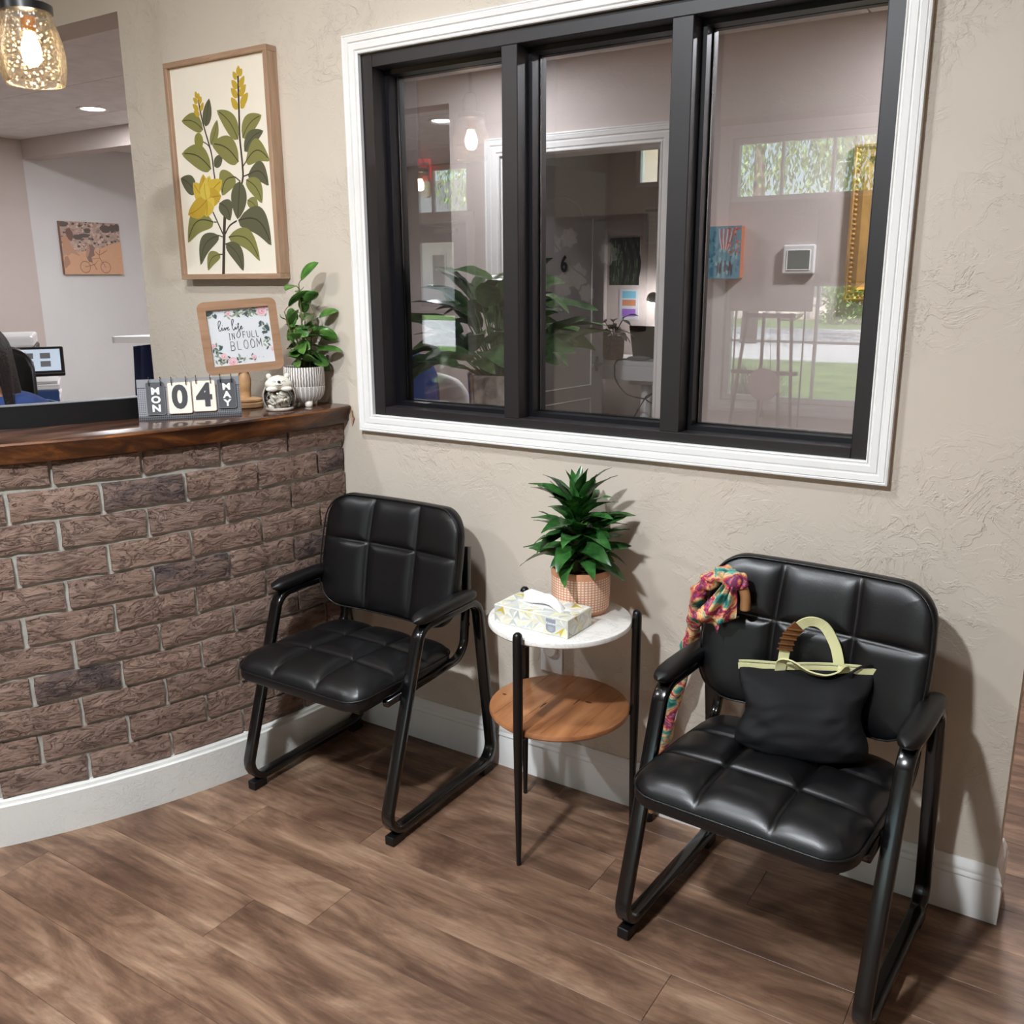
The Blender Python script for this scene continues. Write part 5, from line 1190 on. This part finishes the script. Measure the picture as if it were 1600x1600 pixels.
# --- peace lily in a galvanised bucket on a stand
ly = thing('potted_peace_lily', 'large leafy peace lily in a galvanised metal pot behind the window glass', 'plant', (-1.655, .375, .93))
def galv():
    t = NT('galvanised_steel'); v = t.coord('Object'); vo = t.new('ShaderNodeTexVoronoi'); vo.inputs['Scale'].default_value = 70; t.link(v, vo.inputs['Vector'])
    t.base(t.mix(.6, t.ramp(vo.outputs['Color'], [(.2, lin((170, 172, 176))), (.8, lin((222, 224, 228)))]), t.ramp(t.noise(v, 30, 4), [(.35, lin((120, 120, 122))), (.6, lin((220, 220, 222)))]))); t.set(Metallic=1.0, Roughness=.16); return t.m
M['galv'] = galv()
obj('pot', lathe([(0, 0), (.090, 0), (.094, .004), (.104, .205), (.107, .209), (.105, .213), (.101, .211), (.098, .19), (0, .19)], 44), 'galv', ly, auto=40)
obj('soil', rough_disc(.0975, .192, .006), 'soil', ly)
random.seed(17); ll = []
for L, w_, d_ in ((.19, .088, .8), (.16, .08, 1.1), (.21, .085, .6), (.14, .07, .9)):
    g = leaf3(L, w_, d_, .3, 9, .62, wave=.04); me = bpy.data.meshes.new('leaf'); me.from_pydata(g[0], [], g[1]); me.materials.append(M['leaf_lily']); me.shade_smooth(); ll.append(me)
for i in range(96):
    a = i * 2.39996; t = (i % 21) / 20; el = .45 + 1.05 * (1 - t) + random.uniform(-.15, .15); L = random.uniform(.13, .24) * (1.25 if el > 1.0 else .8)
    b0 = Vector((.05 * math.cos(a) * t, .05 * math.sin(a) * t, .19)); e = b0 + Vector((L * math.cos(a) * math.cos(el), L * math.sin(a) * math.cos(el), L * math.sin(el)))
    obj('leaf_stalk', tube([b0, b0.lerp(e, .5) + Vector((0, 0, .012)), e], .0024, 5), 'leaf_lily', ly)
    s = random.uniform(.7, 1.08); q = obj('leaf', ll[random.randrange(4)], None, ly, tuple(e), (random.uniform(-.9, .9), -el * .75 + random.uniform(-.3, .7), a + random.uniform(-.5, .5))); q.scale = (s, s, s)
    clear_leaf(q, ly, lambda w: w.y < .142)
ps = thing('plant_stand', 'slim black metal stand carrying the galvanised pot', 'plant stand', (-1.655, .375, 0))
obj('stand_top', lathe([(0, .915), (.11, .915), (.11, .93), (0, .93)], 32), 'black_metal', ps)
for k in range(3): a = 2 * PI * k / 3; obj('leg', tube([(.09 * math.cos(a), .09 * math.sin(a), .915), (.15 * math.cos(a), .15 * math.sin(a), 0)], .009, 8), 'black_metal', ps)
# --- chairs with a blue jacket at the end of the hall
oc = office_chair('office_chair', 'black office chair with a blue jacket over its back', (-2.62, 1.0, 0), math.radians(215), backz=(.60, 1.14), bw=.2)
bj = thing('blue_jacket', 'blue jacket draped over a black office chair back in the hall', 'jacket', (-2.62, 1.0, 0), math.radians(215))
def jck(u, v):
    s = 2 * u - 1; x = .195 * s; zt = 1.002 + math.sqrt(max(0, .0225 - max(0, abs(x) - .05) ** 2)); yb = .289 - .10 * s * s; w_ = .014 * math.sin(u * 23) + .008 * math.sin(u * 41 + 3)
    if v < .3: q = 1 - v / .3; return (x, yb - .055 - .028 * q, zt - .20 * q)
    if v < .42: q = (v - .3) / .12; return (x, yb - .055 + .105 * q, zt + .012 * math.sin(PI * q))
    q = (v - .42) / .58; return (x * (1 + .12 * q), yb + .05 + .02 * q + max(0, w_) * q, zt - .5 * q)
obj('jacket_body', thick(grid(36, 22, jck), .012), 'blue', bj, smooth=True)
office_chair('office_chair', 'white office chair pushed near the blue-jacket chair', (-2.62, 1.70, 0), math.radians(150), 'white', False, (.6, 1.0), .17)
# --- pictures and thermostat on the hall wall
fa = thing('flag_canvas', 'small turquoise canvas with a red striped balloon-like motif and orange edges', 'picture', (-1.587, 2.02, 1.427))
fc = obj('canvas', bbox(0, .152, -.042, -.0005, 0, .225, .002, 1), plain('orange_canvas_edge', (196, 112, 70), .8), fa)
p = Print(); random.seed(6); p.poly([(0, 0), (.152, 0), (.152, .225), (0, .225)], (98, 152, 172))
for i in range(90):
    x, y = random.uniform(0, .14), random.uniform(0, .19); p.poly([(x, y, 0), (x + .012, y, 0), (x + .011, y + random.uniform(.01, .03), 0), (x + .001, y + .02, 0)], random.choice(((70, 128, 156), (124, 176, 190), (86, 140, 150), (150, 190, 196), (58, 108, 140))))
for i in range(8): p.line([(.05 + .010 * i, .215), (.054 + .008 * i, .17), (.066 + .004 * i, .125)], .005, (196, 74, 74) if i % 2 else (222, 206, 206), 4)
for i in range(40): x = .09 + .06 * random.random(); y = .1 + .12 * random.random(); p.disc((x, min(y, .215)), .005, random.choice(((200, 98, 86), (178, 74, 70), (214, 150, 130))), 6)
for i in range(16): x = .04 + .08 * random.random(); p.line([(x, .01 + .03 * random.random()), (x + .004, .05 + .03 * random.random())], .004, random.choice(((40, 44, 60), (120, 50, 60), (30, 34, 46))))
p.build('canvas_print', 'print', fc, loc=(0, -.0423, 0), rot=(PI / 2, 0, 0))
th = thing('thermostat', 'white wall thermostat with a grey screen in the hall', 'thermostat', (-1.1845, 2.02, 1.505))
hb = obj('housing', bbox(-.068, .068, -.026, -.0005, -.061, .061, .006), 'white', th); obj('display', bbox(-.046, .046, -.0275, -.0255, -.040, .034, .001, 1), plain('lcd_grey', (112, 118, 112), .25), hb)
obj('bezel', sweep([(x, -.0268, z) for x, z in rrect(.098, .082, .003, 3, 0, -.003)], circ(.0025, 6), closed=True, nrm=(0, 1, 0)), 'trim', hb)
gf = thing('gilt_picture', 'large painting in an ornate antique gold frame at the hall wall', 'picture', (-.985, 2.02, 1.33))
gw, gh = .62, .62
def gmould(path): return sweep(path, [(0, 0), (-.022, .004), (-.030, .018), (-.024, .032), (-.034, .046), (-.026, .062), (-.012, .074), (0, .078)], closed=False, nrm=(0, 1, 0))
C4 = [(0, 0), (gw, 0), (gw, gh), (0, gh)]
prof = [(0, .0), (0, .026), (.010, .034), (.022, .026), (.034, .032), (.05, .040), (.06, .028), (.072, .018), (.078, .016), (.078, 0)]
V_, F_ = [], []
for (x, z), (ix, iz) in zip(C4, ((1, 1), (-1, 1), (-1, -1), (1, -1))):
    for a, b in prof: V_.append((x + ix * a, -b - .0005, z + iz * a))
k = len(prof)
for i in range(4):
    j = (i + 1) % 4
    for q in range(k - 1): F_.append((i * k + q, j * k + q, j * k + q + 1, i * k + q + 1))
gfr = obj('gilt_frame', (V_, F_), 'gold', gf)
bead_me = None
for i in range(31):
    for x, z in ((.022, .022 + i * (gh - .044) / 30), (.022 + i * (gw - .044) / 30, .022)):
        if (x, z) == (.022, .022) and i: continue
        q = obj('gilt_bead', bead_me if bead_me else sphere(.0075, .006, .0075, 8, 6), None if bead_me else 'gold', gfr, (x, -.030, z)); bead_me = bead_me or q.data
def oilpaint():
    t = NT('dark_landscape_paint'); v = t.coord('Object'); t.base(t.ramp(t.noise(v, 9, 6, .6, 1.0), [(.3, lin((66, 58, 50))), (.5, lin((128, 110, 100))), (.7, lin((158, 146, 146)))])); t.set(Roughness=.5); return t.m
M['oilpaint'] = oilpaint(); obj('canvas', bbox(.07, gw - .07, -.014, -.001, .07, gh - .07, .001, 1), 'oilpaint', gf)

# ================================================================ OFFICE THROUGH THE DOOR
dk = thing('standing_desk', 'white standing desk on a tube leg inside the office', 'desk', (-2.42, 3.10, 0))
obj('desk_top', bbox(-.42, .75, 0, .46, .905, .935, .004), 'white', dk); obj('apron', bbox(-.42, .75, 0, .02, .815, .905, .003), 'white', dk)
for x in (-.005, .60): obj('leg', lathe([(.034, .02), (.034, .815)], 24), 'white', dk, (x, .1, 0), smooth=True); obj('foot_bar', bbox(x - .04, x + .04, -.05, .45, 0, .025, .006), 'white', dk)
obj('bracket', bbox(-.09, .08, .02, .16, .79, .815, .003), 'steel', dk)
bk_ = thing('potted_office_plant', 'bronze-green leafy plant in a woven basket pot on the office desk', 'plant', (-2.655, 3.19, .935))
def basket():
    t = NT('woven_basket'); v = t.coord('Object', scale=(1, 1, 1.6)); b = t.new('ShaderNodeTexBrick'); b.inputs['Scale'].default_value = 34; b.inputs['Color1'].default_value = rgba((150, 108, 76)); b.inputs['Color2'].default_value = rgba((124, 86, 60)); b.inputs['Mortar'].default_value = rgba((70, 46, 32)); t.link(v, b.inputs['Vector'])
    t.base(t.mix(.5, b.outputs['Color'], t.ramp(t.noise(v, 40, 4), [(.3, lin((88, 60, 42))), (.7, lin((166, 126, 92)))]))); t.set(Roughness=.8); t.normal(t.bump(t.noise(v, 40, 4), .8, .005)); return t.m
M['basket'] = basket()
obj('basket', lathe([(0, 0), (.058, 0), (.064, .01), (.067, .06), (.069, .13), (.071, .14), (.064, .141), (.062, .12), (0, .12)], 28), 'basket', bk_, auto=50)
obj('soil', rough_disc(.061, .121, .003), 'soil', bk_)
g = leaf3(.15, .07, .9, .25, 8, .6, wave=.03); ofm = bpy.data.meshes.new('leaf'); ofm.from_pydata(g[0], [], g[1]); ofm.materials.append(M['leaf_bronze']); ofm.shade_smooth(); random.seed(77)
for i in range(15):
    a = i * 2.39996; el = .35 + .9 * (i / 15) + random.uniform(-.1, .1); L = random.uniform(.06, .15); e = Vector((L * .55 * math.cos(a), L * .55 * math.sin(a), .12 + L * math.sin(el)))
    obj('leaf_stalk', tube([(0, 0, .12), e * .5 + Vector((0, 0, .07)), e], .0025, 5), 'leaf_bronze', bk_); q = obj('leaf', ofm, None, bk_, tuple(e), (random.uniform(-.5, .5), -el * .5 + random.uniform(0, .5), a)); s = random.uniform(.6, .95); q.scale = (s, s, s); clear_leaf(q, bk_, lambda w: w.x > -2.60 and w.y > 3.25 and w.z < 1.17)
lp = thing('laptop', 'open dark laptop standing on the white office desk', 'laptop', (-2.445, 3.30, .935), math.radians(172))
obj('keyboard_deck', bbox(-.13, .13, -.18, .0, .0, .016, .004), 'black_plastic', lp); obj('lid', bbox(-.13, .13, -.004, .004, .0, .20, .003), 'black_plastic', lp, (0, .006, .012), (math.radians(-14), 0, 0))
sp_ = thing('headset_case', 'dark rounded case lying before the laptop', 'case', (-2.45, 3.04 + .095, .935), .2); obj('case_body', xf(sphere(.075, .022, .016, 18, 10), (0, 0, .0165)), 'grey', sp_, smooth=True); obj('case_seam', sweep([(.0755 * math.cos(a), .0225 * math.sin(a), .0165) for a in [2 * PI * i / 24 for i in range(24)]], circ(.001, 5), closed=True, nrm=(0, 0, 1)), 'black_plastic', sp_)
dl = thing('desk_lamp', 'small lit desk lamp with a jointed arm on the office desk', 'lamp', (-2.195, 3.49, .935))
obj('base', lathe([(0, 0), (.06, 0), (.06, .012), (.01, .02), (0, .02)], 24), 'steel', dl, auto=40); obj('arm', tube([(0, 0, .015), (-.13, 0, .24), (-.305, -.025, .362)], .006, 8), 'steel', dl)
obj('lamp_head', xf(lathe([(.012, .03), (.03, .02), (.042, -.012), (.040, -.012), (.026, .018)], 20), (-.32, -.03, .375), (.5, .3, 0)), 'steel', dl, smooth=True)
M['desk_bulb'] = glow('desk_bulb', (1, .97, .95), 220.0); obj('bulb', sphere(.026, .026, .026, 14, 10, (-.325, -.035, .362)), 'desk_bulb', dl, smooth=True)
for nm, lab, x0, x1, z0, z1, kind in (('forest_poster', 'dark green forest picture on the office back wall', -3.02 + .1, -2.70, 1.385, 1.69, 0), ('wall_calendar', 'white hanging calendar sheet on the office wall', -2.675, -2.545, 1.645, 1.875, 1), ('purple_notice', 'paper notice with purple and orange panels above the office desk', -2.84, -2.70, 1.16, 1.36, 2)):
    t = thing(nm, lab, 'poster' if kind != 1 else 'calendar', (x0, 3.65, z0)); w_, h_ = x1 - x0, z1 - z0
    bd = obj('sheet', bbox(0, w_, -.008, -.0005, 0, h_, .001, 1), 'trim', t); p = Print(); random.seed(kind + 40)
    if kind == 0:
        p.poly([(0, 0), (w_, 0), (w_, h_), (0, h_)], (44, 54, 40))
        for i in range(110): x = random.uniform(0, w_); y = random.uniform(0, h_ - .05); p.line([(x, y), (min(w_, x + random.uniform(-.01, .01)), y + .05)], .005, random.choice(((70, 92, 60), (96, 116, 84), (40, 50, 38), (120, 134, 108))))
        for x in (.1, .15, .2): p.line([(x, 0), (x + .02, h_ * .5), (x - .03, h_)], .022, (24, 24, 22), 4)
    elif kind == 1:
        p.poly([(0, 0), (w_, 0), (w_, h_), (0, h_)], (214, 212, 210)); p.poly([(.006, h_ - .03), (w_ - .006, h_ - .03), (w_ - .006, h_ - .012), (.006, h_ - .012)], (170, 168, 168))
        for i in range(6): p.line([(.01, .02 + .03 * i), (w_ - .01, .02 + .03 * i)], .0012, (170, 170, 172)); p.line([(.012 + .02 * i, .02), (.012 + .02 * i, .17)], .0012, (170, 170, 172))
    else:
        p.poly([(0, 0), (w_, 0), (w_, h_), (0, h_)], (206, 208, 216)); p.poly([(.02, .02), (w_ - .02, .02), (w_ - .02, .07), (.02, .07)], (150, 104, 196)); p.poly([(.02, .09), (w_ - .02, .09), (w_ - .02, .13), (.02, .13)], (196, 132, 92)); p.poly([(.02, .14), (w_ - .02, .14), (w_ - .02, .185), (.02, .185)], (120, 190, 214))
    p.build('sheet_print', 'print', bd, loc=(0, -.0083, 0), rot=(PI / 2, 0, 0))
cb = thing('charger_cable', 'looped black charger cable hanging below the office desk', 'cable', (-2.42, 3.08, 0))
obj('cable', tube(spline([(-.11, .10, .9405), (-.15, .018, .9405), (-.16, -.012, .915), (-.16, -.015, .88), (-.15, -.015, .82), (-.08, -.012, .74), (.04, -.012, .715), (.10, -.012, .745), (.14, -.012, .72), (.10, -.012, .69), (.05, -.012, .72), (.11, -.012, .75), (.15, -.012, .70), (.14, -.012, .45), (.12, .0, .02)], 8), .0045, 7), 'black_plastic', cb, smooth=True)
obj('cable', tube(spline([(.05, -.012, .72), (-.02, -.012, .60), (-.09, -.0, .48), (-.12, .0, .02)], 8), .0042, 7), 'black_plastic', cb, smooth=True)
ofw = struct('window_2', boxes((-2.75, -2.72, 3.66, 3.72, 2.0, 2.29), (-2.2, -2.17, 3.66, 3.72, 2.0, 2.29), (-2.72, -2.2, 3.66, 3.72, 2.0, 2.03), (-2.72, -2.2, 3.66, 3.72, 2.26, 2.29), (-2.6, -2.585, 3.66, 3.72, 2.03, 2.26)), 'trim', 'small clerestory window high in the office wall')
obj('glass_pane', box(-2.72, -2.2, 3.69, 3.694, 2.03, 2.26), 'glass_clear', ofw)

# ================================================================ ENTRANCE SIDE OF THE WAITING ROOM
def sash(name, label, x0, x1, z0, z1, vx=(), hz=(), mat='trim', t=.045, mt=.02):
    y0, y1 = -5.93, -5.86
    w_ = struct(name, boxes((x0, x0 + t, y0, y1, z0, z1), (x1 - t, x1, y0, y1, z0, z1), (x0 + t, x1 - t, y0, y1, z0, z0 + t), (x0 + t, x1 - t, y0, y1, z1 - t, z1)), mat, label)
    xs = [x0 + t] + list(vx) + [x1 - t]; zs = [z0 + t] + list(hz) + [z1 - t]
    for x in vx: obj('muntin', box(x - mt / 2, x + mt / 2, y0 + .01, y1 - .01, z0 + t, z1 - t), mat, w_)
    for z in hz: obj('muntin', box(x0 + t, x1 - t, y0 + .012, y1 - .012, z - mt / 2, z + mt / 2), mat, w_)
    for i in range(len(xs) - 1):
        for j in range(len(zs) - 1): obj('glass_pane', box(xs[i], xs[i + 1], -5.897, -5.893, zs[j], zs[j + 1]), 'glass_clear', w_)
    return w_
sash('window_3', 'transom window over the front window', -2.965, -.725, 2.062, 2.578, (-2.544, -2.122, -1.70, -1.28), ())
sash('window_4', 'front window with view of lawn and road', -2.965, -.725, .352, 1.398, (-2.17, -1.42), (.88,))
sash('window_5', 'transom window over the entrance door', -6.745, -5.755, 2.072, 2.578, (-6.25,), ())
casing('trim_4', -2.965, -.725, .352, 2.578, .10, -5.8, .022, 'white casing of the front window', mat='trim', ys=1)
casing('trim_5', -6.74, -5.76, 0, 2.0, .10, -5.8, .022, 'white casing of the entrance door', bottom=False, ys=1)
M['door_grey'] = plain('slate_grey_door_paint', (92, 98, 110), .45, var=.05)
ed = struct('door_2', boxes((-6.745, -6.50, -5.93, -5.87, .01, 1.995), (-5.985, -5.755, -5.93, -5.87, .01, 1.995), (-6.50, -5.985, -5.93, -5.87, 1.81, 1.995), (-6.50, -5.985, -5.93, -5.87, 1.05, 1.20), (-6.50, -5.985, -5.93, -5.87, .01, .30)), 'door_grey', 'grey glazed entrance door')
for z0, z1 in ((1.20, 1.81), (.30, 1.05)): obj('glass_pane', box(-6.50, -5.985, -5.903, -5.897, z0, z1), 'glass_clear', ed)
obj('door_closer', join(bbox(-6.2, -5.92, -5.87, -5.82, 1.90, 1.945, .006)), 'steel', ed); obj('closer_arm', tube([(-6.0, -5.84, 1.95), (-6.2, -5.80, 1.975), (-6.35, -5.84, 1.99)], .008, 6), 'steel', ed); obj('push_bar', bbox(-6.70, -5.80, -5.87, -5.83, 1.10, 1.14, .006), 'steel', ed)
ex = thing('exit_sign', 'red and white EXIT sign above the entrance door', 'sign', (-6.36, -5.8, 2.53), 0)
M['exit_red'] = glow('exit_red', (.9, .05, .06), 1.0)
eb = obj('sign_box', bbox(-.16, .16, .0005, .045, -.11, .11, .006), 'exit_red', ex)
obj('lettering', xf(text('EXIT', .17, .004, .001), (0, .0462, .0), (PI / 2, 0, PI)), 'white', eb)
fp = thing('magnolia_picture', 'large grey picture of white magnolia blossoms in a dark frame', 'picture', (-3.72, -5.8, .95), PI)
mw, mh = 1.24, 1.05
fr_ = obj('frame', join(box(0, mw, -.035, -.0005, 0, .05), box(0, mw, -.035, -.0005, mh - .05, mh), box(0, .05, -.035, -.0005, .05, mh - .05), box(mw - .05, mw, -.035, -.0005, .05, mh - .05)), 'dark_wood', fp)
mb = obj('canvas', bbox(.045, mw - .045, -.02, -.001, .045, mh - .045, .001, 1), plain('grey_canvas', (96, 96, 100), .8), fp)
p = Print(); random.seed(9); p.poly([(.05, .05), (mw - .05, .05), (mw - .05, mh - .05), (.05, mh - .05)], (104, 104, 108))
for cx, cy, r in ((1.02, .80, .12), (.82, .86, .10), (.92, .40, .14), (.74, .50, .13), (.62, .34, .09), (.4, .7, .11)):
    for k in range(7): a = k * .9; p.leaf((cx, cy), (cx + r * math.cos(a), cy + r * math.sin(a)), r * .75, random.choice(((232, 230, 228), (214, 212, 212), (240, 238, 236))), .05, 8, (176, 174, 174))
p.line([(.3, .1), (.6, .45), (.8, .6), (1.1, .95)], .014, (70, 62, 58), 5); p.build('canvas_print', 'print', mb, loc=(0, -.0203, 0), rot=(PI / 2, 0, 0))
# --- easel, and an added board that blocks part of the window's reflection
es = thing('easel', 'dark wooden easel in front of the front window', 'easel', (-2.37, -5.25, 0), PI)
for x0, x1 in ((.19, .25), (-.17, -.22), (.06, .08), (-.06, -.08)): obj('leg', tube([(x0, -.0 if abs(x0) > .1 else .02, 1.15), (x1 * 1.15, -.10 if abs(x0) > .1 else .10, 0)], .014, 6), 'dark_wood', es)
obj('top_bar', bbox(-.20, .22, -.016, .016, 1.11, 1.145, .003), 'dark_wood', es); obj('shelf_bar', bbox(-.26, .28, -.09, -.03, .66, .69, .003), 'dark_wood', es)
dd = thing('round_plaque', 'round beige plaque hung on the easel', 'plaque', (-2.37, -5.165, .58), PI)
obj('plaque', xf(lathe([(0, -.012), (.128, -.012), (.134, 0), (.128, .012), (0, .012)], 32), (0, 0, 0), (PI / 2, 0, 0)), plain('beige_felt', (176, 150, 140), .9), dd, auto=40); obj('tassel', tube([(0, 0, -.13), (0, 0, -.2), (0, 0, -.27)], .012, 8, scale=[.4, .6, 1.4]), 'dark_wood', dd); obj('hanging_cord', tube([(-.05, .010, .12), (0, .067, .548), (.05, .010, .12)], .003, 5), 'dark_wood', dd)
sb = thing('blocking_board', 'plain beige board added behind the easel to block the front window reflection', 'board', (-2.525, -5.72, 0), PI)
obj('board', bbox(-.36, .36, -.012, .012, 1.145, 1.95, .004), 'wall_hall', sb); obj('stand_leg', tube([(-.3, 0, 1.15), (-.3, 0, 0)], .008, 6), 'steel', sb); obj('stand_leg', tube([(.3, 0, 1.15), (.3, 0, 0)], .008, 6), 'steel', sb); obj('stand_foot', box(-.34, .34, -.03, .03, 0, .006), 'steel', sb)

# ================================================================ OUTDOORS
def turf(name, a, b):
    t = NT(name); v = t.coord('Object'); t.base(t.ramp(t.noise(v, 2.0, 8, .7), [(.3, lin(a)), (.7, lin(b))])); t.set(Roughness=.95); t.normal(t.bump(t.noise(v, 60, 4), .6, .03)); return t.m
M['turf'] = turf('lawn_grass', (50, 76, 38), (104, 128, 76)); M['asphalt'] = turf('pale_asphalt', (150, 152, 156), (172, 173, 176)); M['earth'] = turf('mulch_and_stone', (90, 76, 64), (196, 186, 172))  # lawn green is darkened to stand in for shade on the grass
struct('ground', box(-60, 50, -33.5, -6.0, -.35, -.15), 'turf', 'lawn in front of the building'); struct('road', box(-60, 50, -27, -15.8, -.15, -.13), 'asphalt', 'pale asphalt road')
struct('ground_far', box(-60, 50, -70, -33.5, -.35, -.10), 'earth'); struct('ground_rear', box(-60, 50, -6.0, 40, -.35, -.16), 'turf')
M['tree_leaf'] = leaf_mat('tree_leaf', (84, 122, 60), (164, 190, 118), .5); M['bark'] = plain('grey_bark', (104, 92, 82), .9, bump=(20, .8, .02), var=.2); M['rock'] = plain('pale_rock', (178, 170, 160), .9, bump=(6, .8, .05), var=.3)
def tree(x, y, h_, r, n, label, seed, low=.25, weep=.8):
    random.seed(seed); t = thing('tree', label, 'tree', (x, y, -.15))
    obj('trunk', tube([(0, 0, 0), (.1, 0, h_ * .3), (0, .1, h_ * .7)], .16, 9, scale=[1.3, 1, .4]), 'bark', t, smooth=True)
    v, f = [], []
    for i in range(n):
        a = random.uniform(0, 2 * PI); el = math.asin(random.uniform(-.75, 1)); rr = r * random.uniform(.55, 1.0); c = Vector((rr * math.cos(a) * math.cos(el), rr * math.sin(a) * math.cos(el), h_ * .62 + rr * .85 * math.sin(el)))
        if c.z < h_ * low: c.z = h_ * low + random.random() * .4
        s = random.uniform(.05, .11); d = Vector((random.uniform(-.5, .5), random.uniform(-.5, .5), -weep)).normalized(); e = d.orthogonal().normalized(); e.rotate(Matrix.Rotation(random.uniform(0, 6.28), 3, d)); k = len(v)
        v += [tuple(c), tuple(c + d * s + e * s * .35), tuple(c + d * 2.2 * s), tuple(c + d * s - e * s * .35)]; f.append((k, k + 1, k + 2, k + 3))
    o = obj('foliage', (v, f), 'tree_leaf', t); o['kind'] = 'stuff'
tree(-7.5, -20, 9, 4.0, 15000, 'weeping green tree across the lawn opposite the front window', 1); tree(.8, -21, 10, 4.2, 15000, 'tall green tree beside the road opposite the easel', 2)
tree(-15.8, -24, 10, 4.2, 12000, 'broad green tree far along the road', 3); tree(-24.5, -20, 9, 4.3, 12000, 'green tree standing before the entrance door', 4); tree(9.6, -24, 10, 4.4, 7000, 'green tree near the low end of the fence', 5)
hg_ = thing('hedge', 'clipped green hedge along the fence', 'hedge', (-6.2, -30.6, -.15)); random.seed(3); v, f = [], []
for i in range(3500):
    c = Vector((random.uniform(-2.2, 2.2), random.uniform(-.6, .6), random.uniform(.0, 1.5))); s = .1; d = Vector((random.uniform(-1, 1), random.uniform(-1, 1), random.uniform(-1, 1))).normalized(); e = d.orthogonal() * s * .5; k = len(v); v += [tuple(c), tuple(c + d * s + e), tuple(c + d * 2 * s), tuple(c + d * s - e)]; f.append((k, k + 1, k + 2, k + 3))
o = obj('foliage', (v, f), 'tree_leaf', hg_); o['kind'] = 'stuff'
fn = thing('picket_fence', 'grey picket fence beyond the road', 'fence', (-9, -34, -.1))
obj('rail', box(-9, 14, -.03, .03, .4, .5), 'grey', fn); obj('rail', box(-9, 14, -.03, .03, 1.5, 1.6), 'grey', fn)
pk = None
for i in range(58):
    q = obj('picket', pk if pk else bbox(-.05, .05, .03, .06, 0, 1.9, .01, 1), None if pk else 'grey', fn, (-8.9 + .4 * i, 0, 0)); pk = pk or q.data
random.seed(14); rm = []
for i in range(4):
    sv, sf = sphere(.5, .4, .32, 12, 8); me = bpy.data.meshes.new('rock'); me.from_pydata([tuple(Vector(q) * (1 + .3 * noise.noise(Vector(q) * 3 + Vector((i * 9, 0, 0))))) for q in sv], [], sf); me.materials.append(M['rock']); rm.append(me)
for i in range(34):
    o = bpy.data.objects.new('rock', rm[i % 4]); COL.objects.link(o); s = random.uniform(.6, 1.15); o.location = (-30 + 1.32 * i, -32.6 + random.uniform(-.5, .5), -.15 + .25 * s); o.scale = (s, s, s); o.rotation_euler = (0, 0, random.uniform(0, 6)); tag(o, 'pale boulder in the row along the far side of the road', 'rock', 'boulders along the road')
bl = thing('house', 'white building across the road seen through the entrance door', 'building', (-30, -40, -.1))
obj('wall', box(-9, 9, -5, 0, 0, 4.2), 'white', bl); obj('roof', prism([(-9.5, 4.2), (9.5, 4.2), (7.5, 6), (-7.5, 6)], -5.5, .5), 'grey', bl, rot=(0, 0, 0)).rotation_euler = (PI / 2, 0, 0)
for i in range(6): wq = obj('window', box(-7.6 + 2.6 * i, -6.6 + 2.6 * i, .0, .06, 1.0, 2.9), 'trim', bl); obj('pane', box(-7.5 + 2.6 * i, -6.7 + 2.6 * i, .06, .08, 1.1, 2.8), 'grey', wq)
og = thing('ornamental_grass', 'tall tuft of grey-green grass under the front window', 'plant', (-3.15, -7.4, -.15)); random.seed(2); v, f = [], []
for i in range(420):
    a = random.uniform(0, 6.28); b = Vector((.22 * random.random() * math.cos(a), .22 * random.random() * math.sin(a), 0)); L = random.uniform(.5, 1.0); o_ = random.uniform(.1, .5); k = len(v); s = Vector((-math.sin(a), math.cos(a), 0)) * .008
    for q in range(5): t = q / 4; c = b + Vector((math.cos(a) * o_ * t * t, math.sin(a) * o_ * t * t, L * t * (1 - .25 * t))); v += [tuple(c - s * (1 - t * .9)), tuple(c + s * (1 - t * .9))]
    for q in range(4): f.append((k + 2 * q, k + 2 * q + 1, k + 2 * q + 3, k + 2 * q + 2))
o = obj('blades', (v, f), leaf_mat('grey_green_blade', (88, 98, 78), (140, 146, 122), .6), og); o['kind'] = 'stuff'
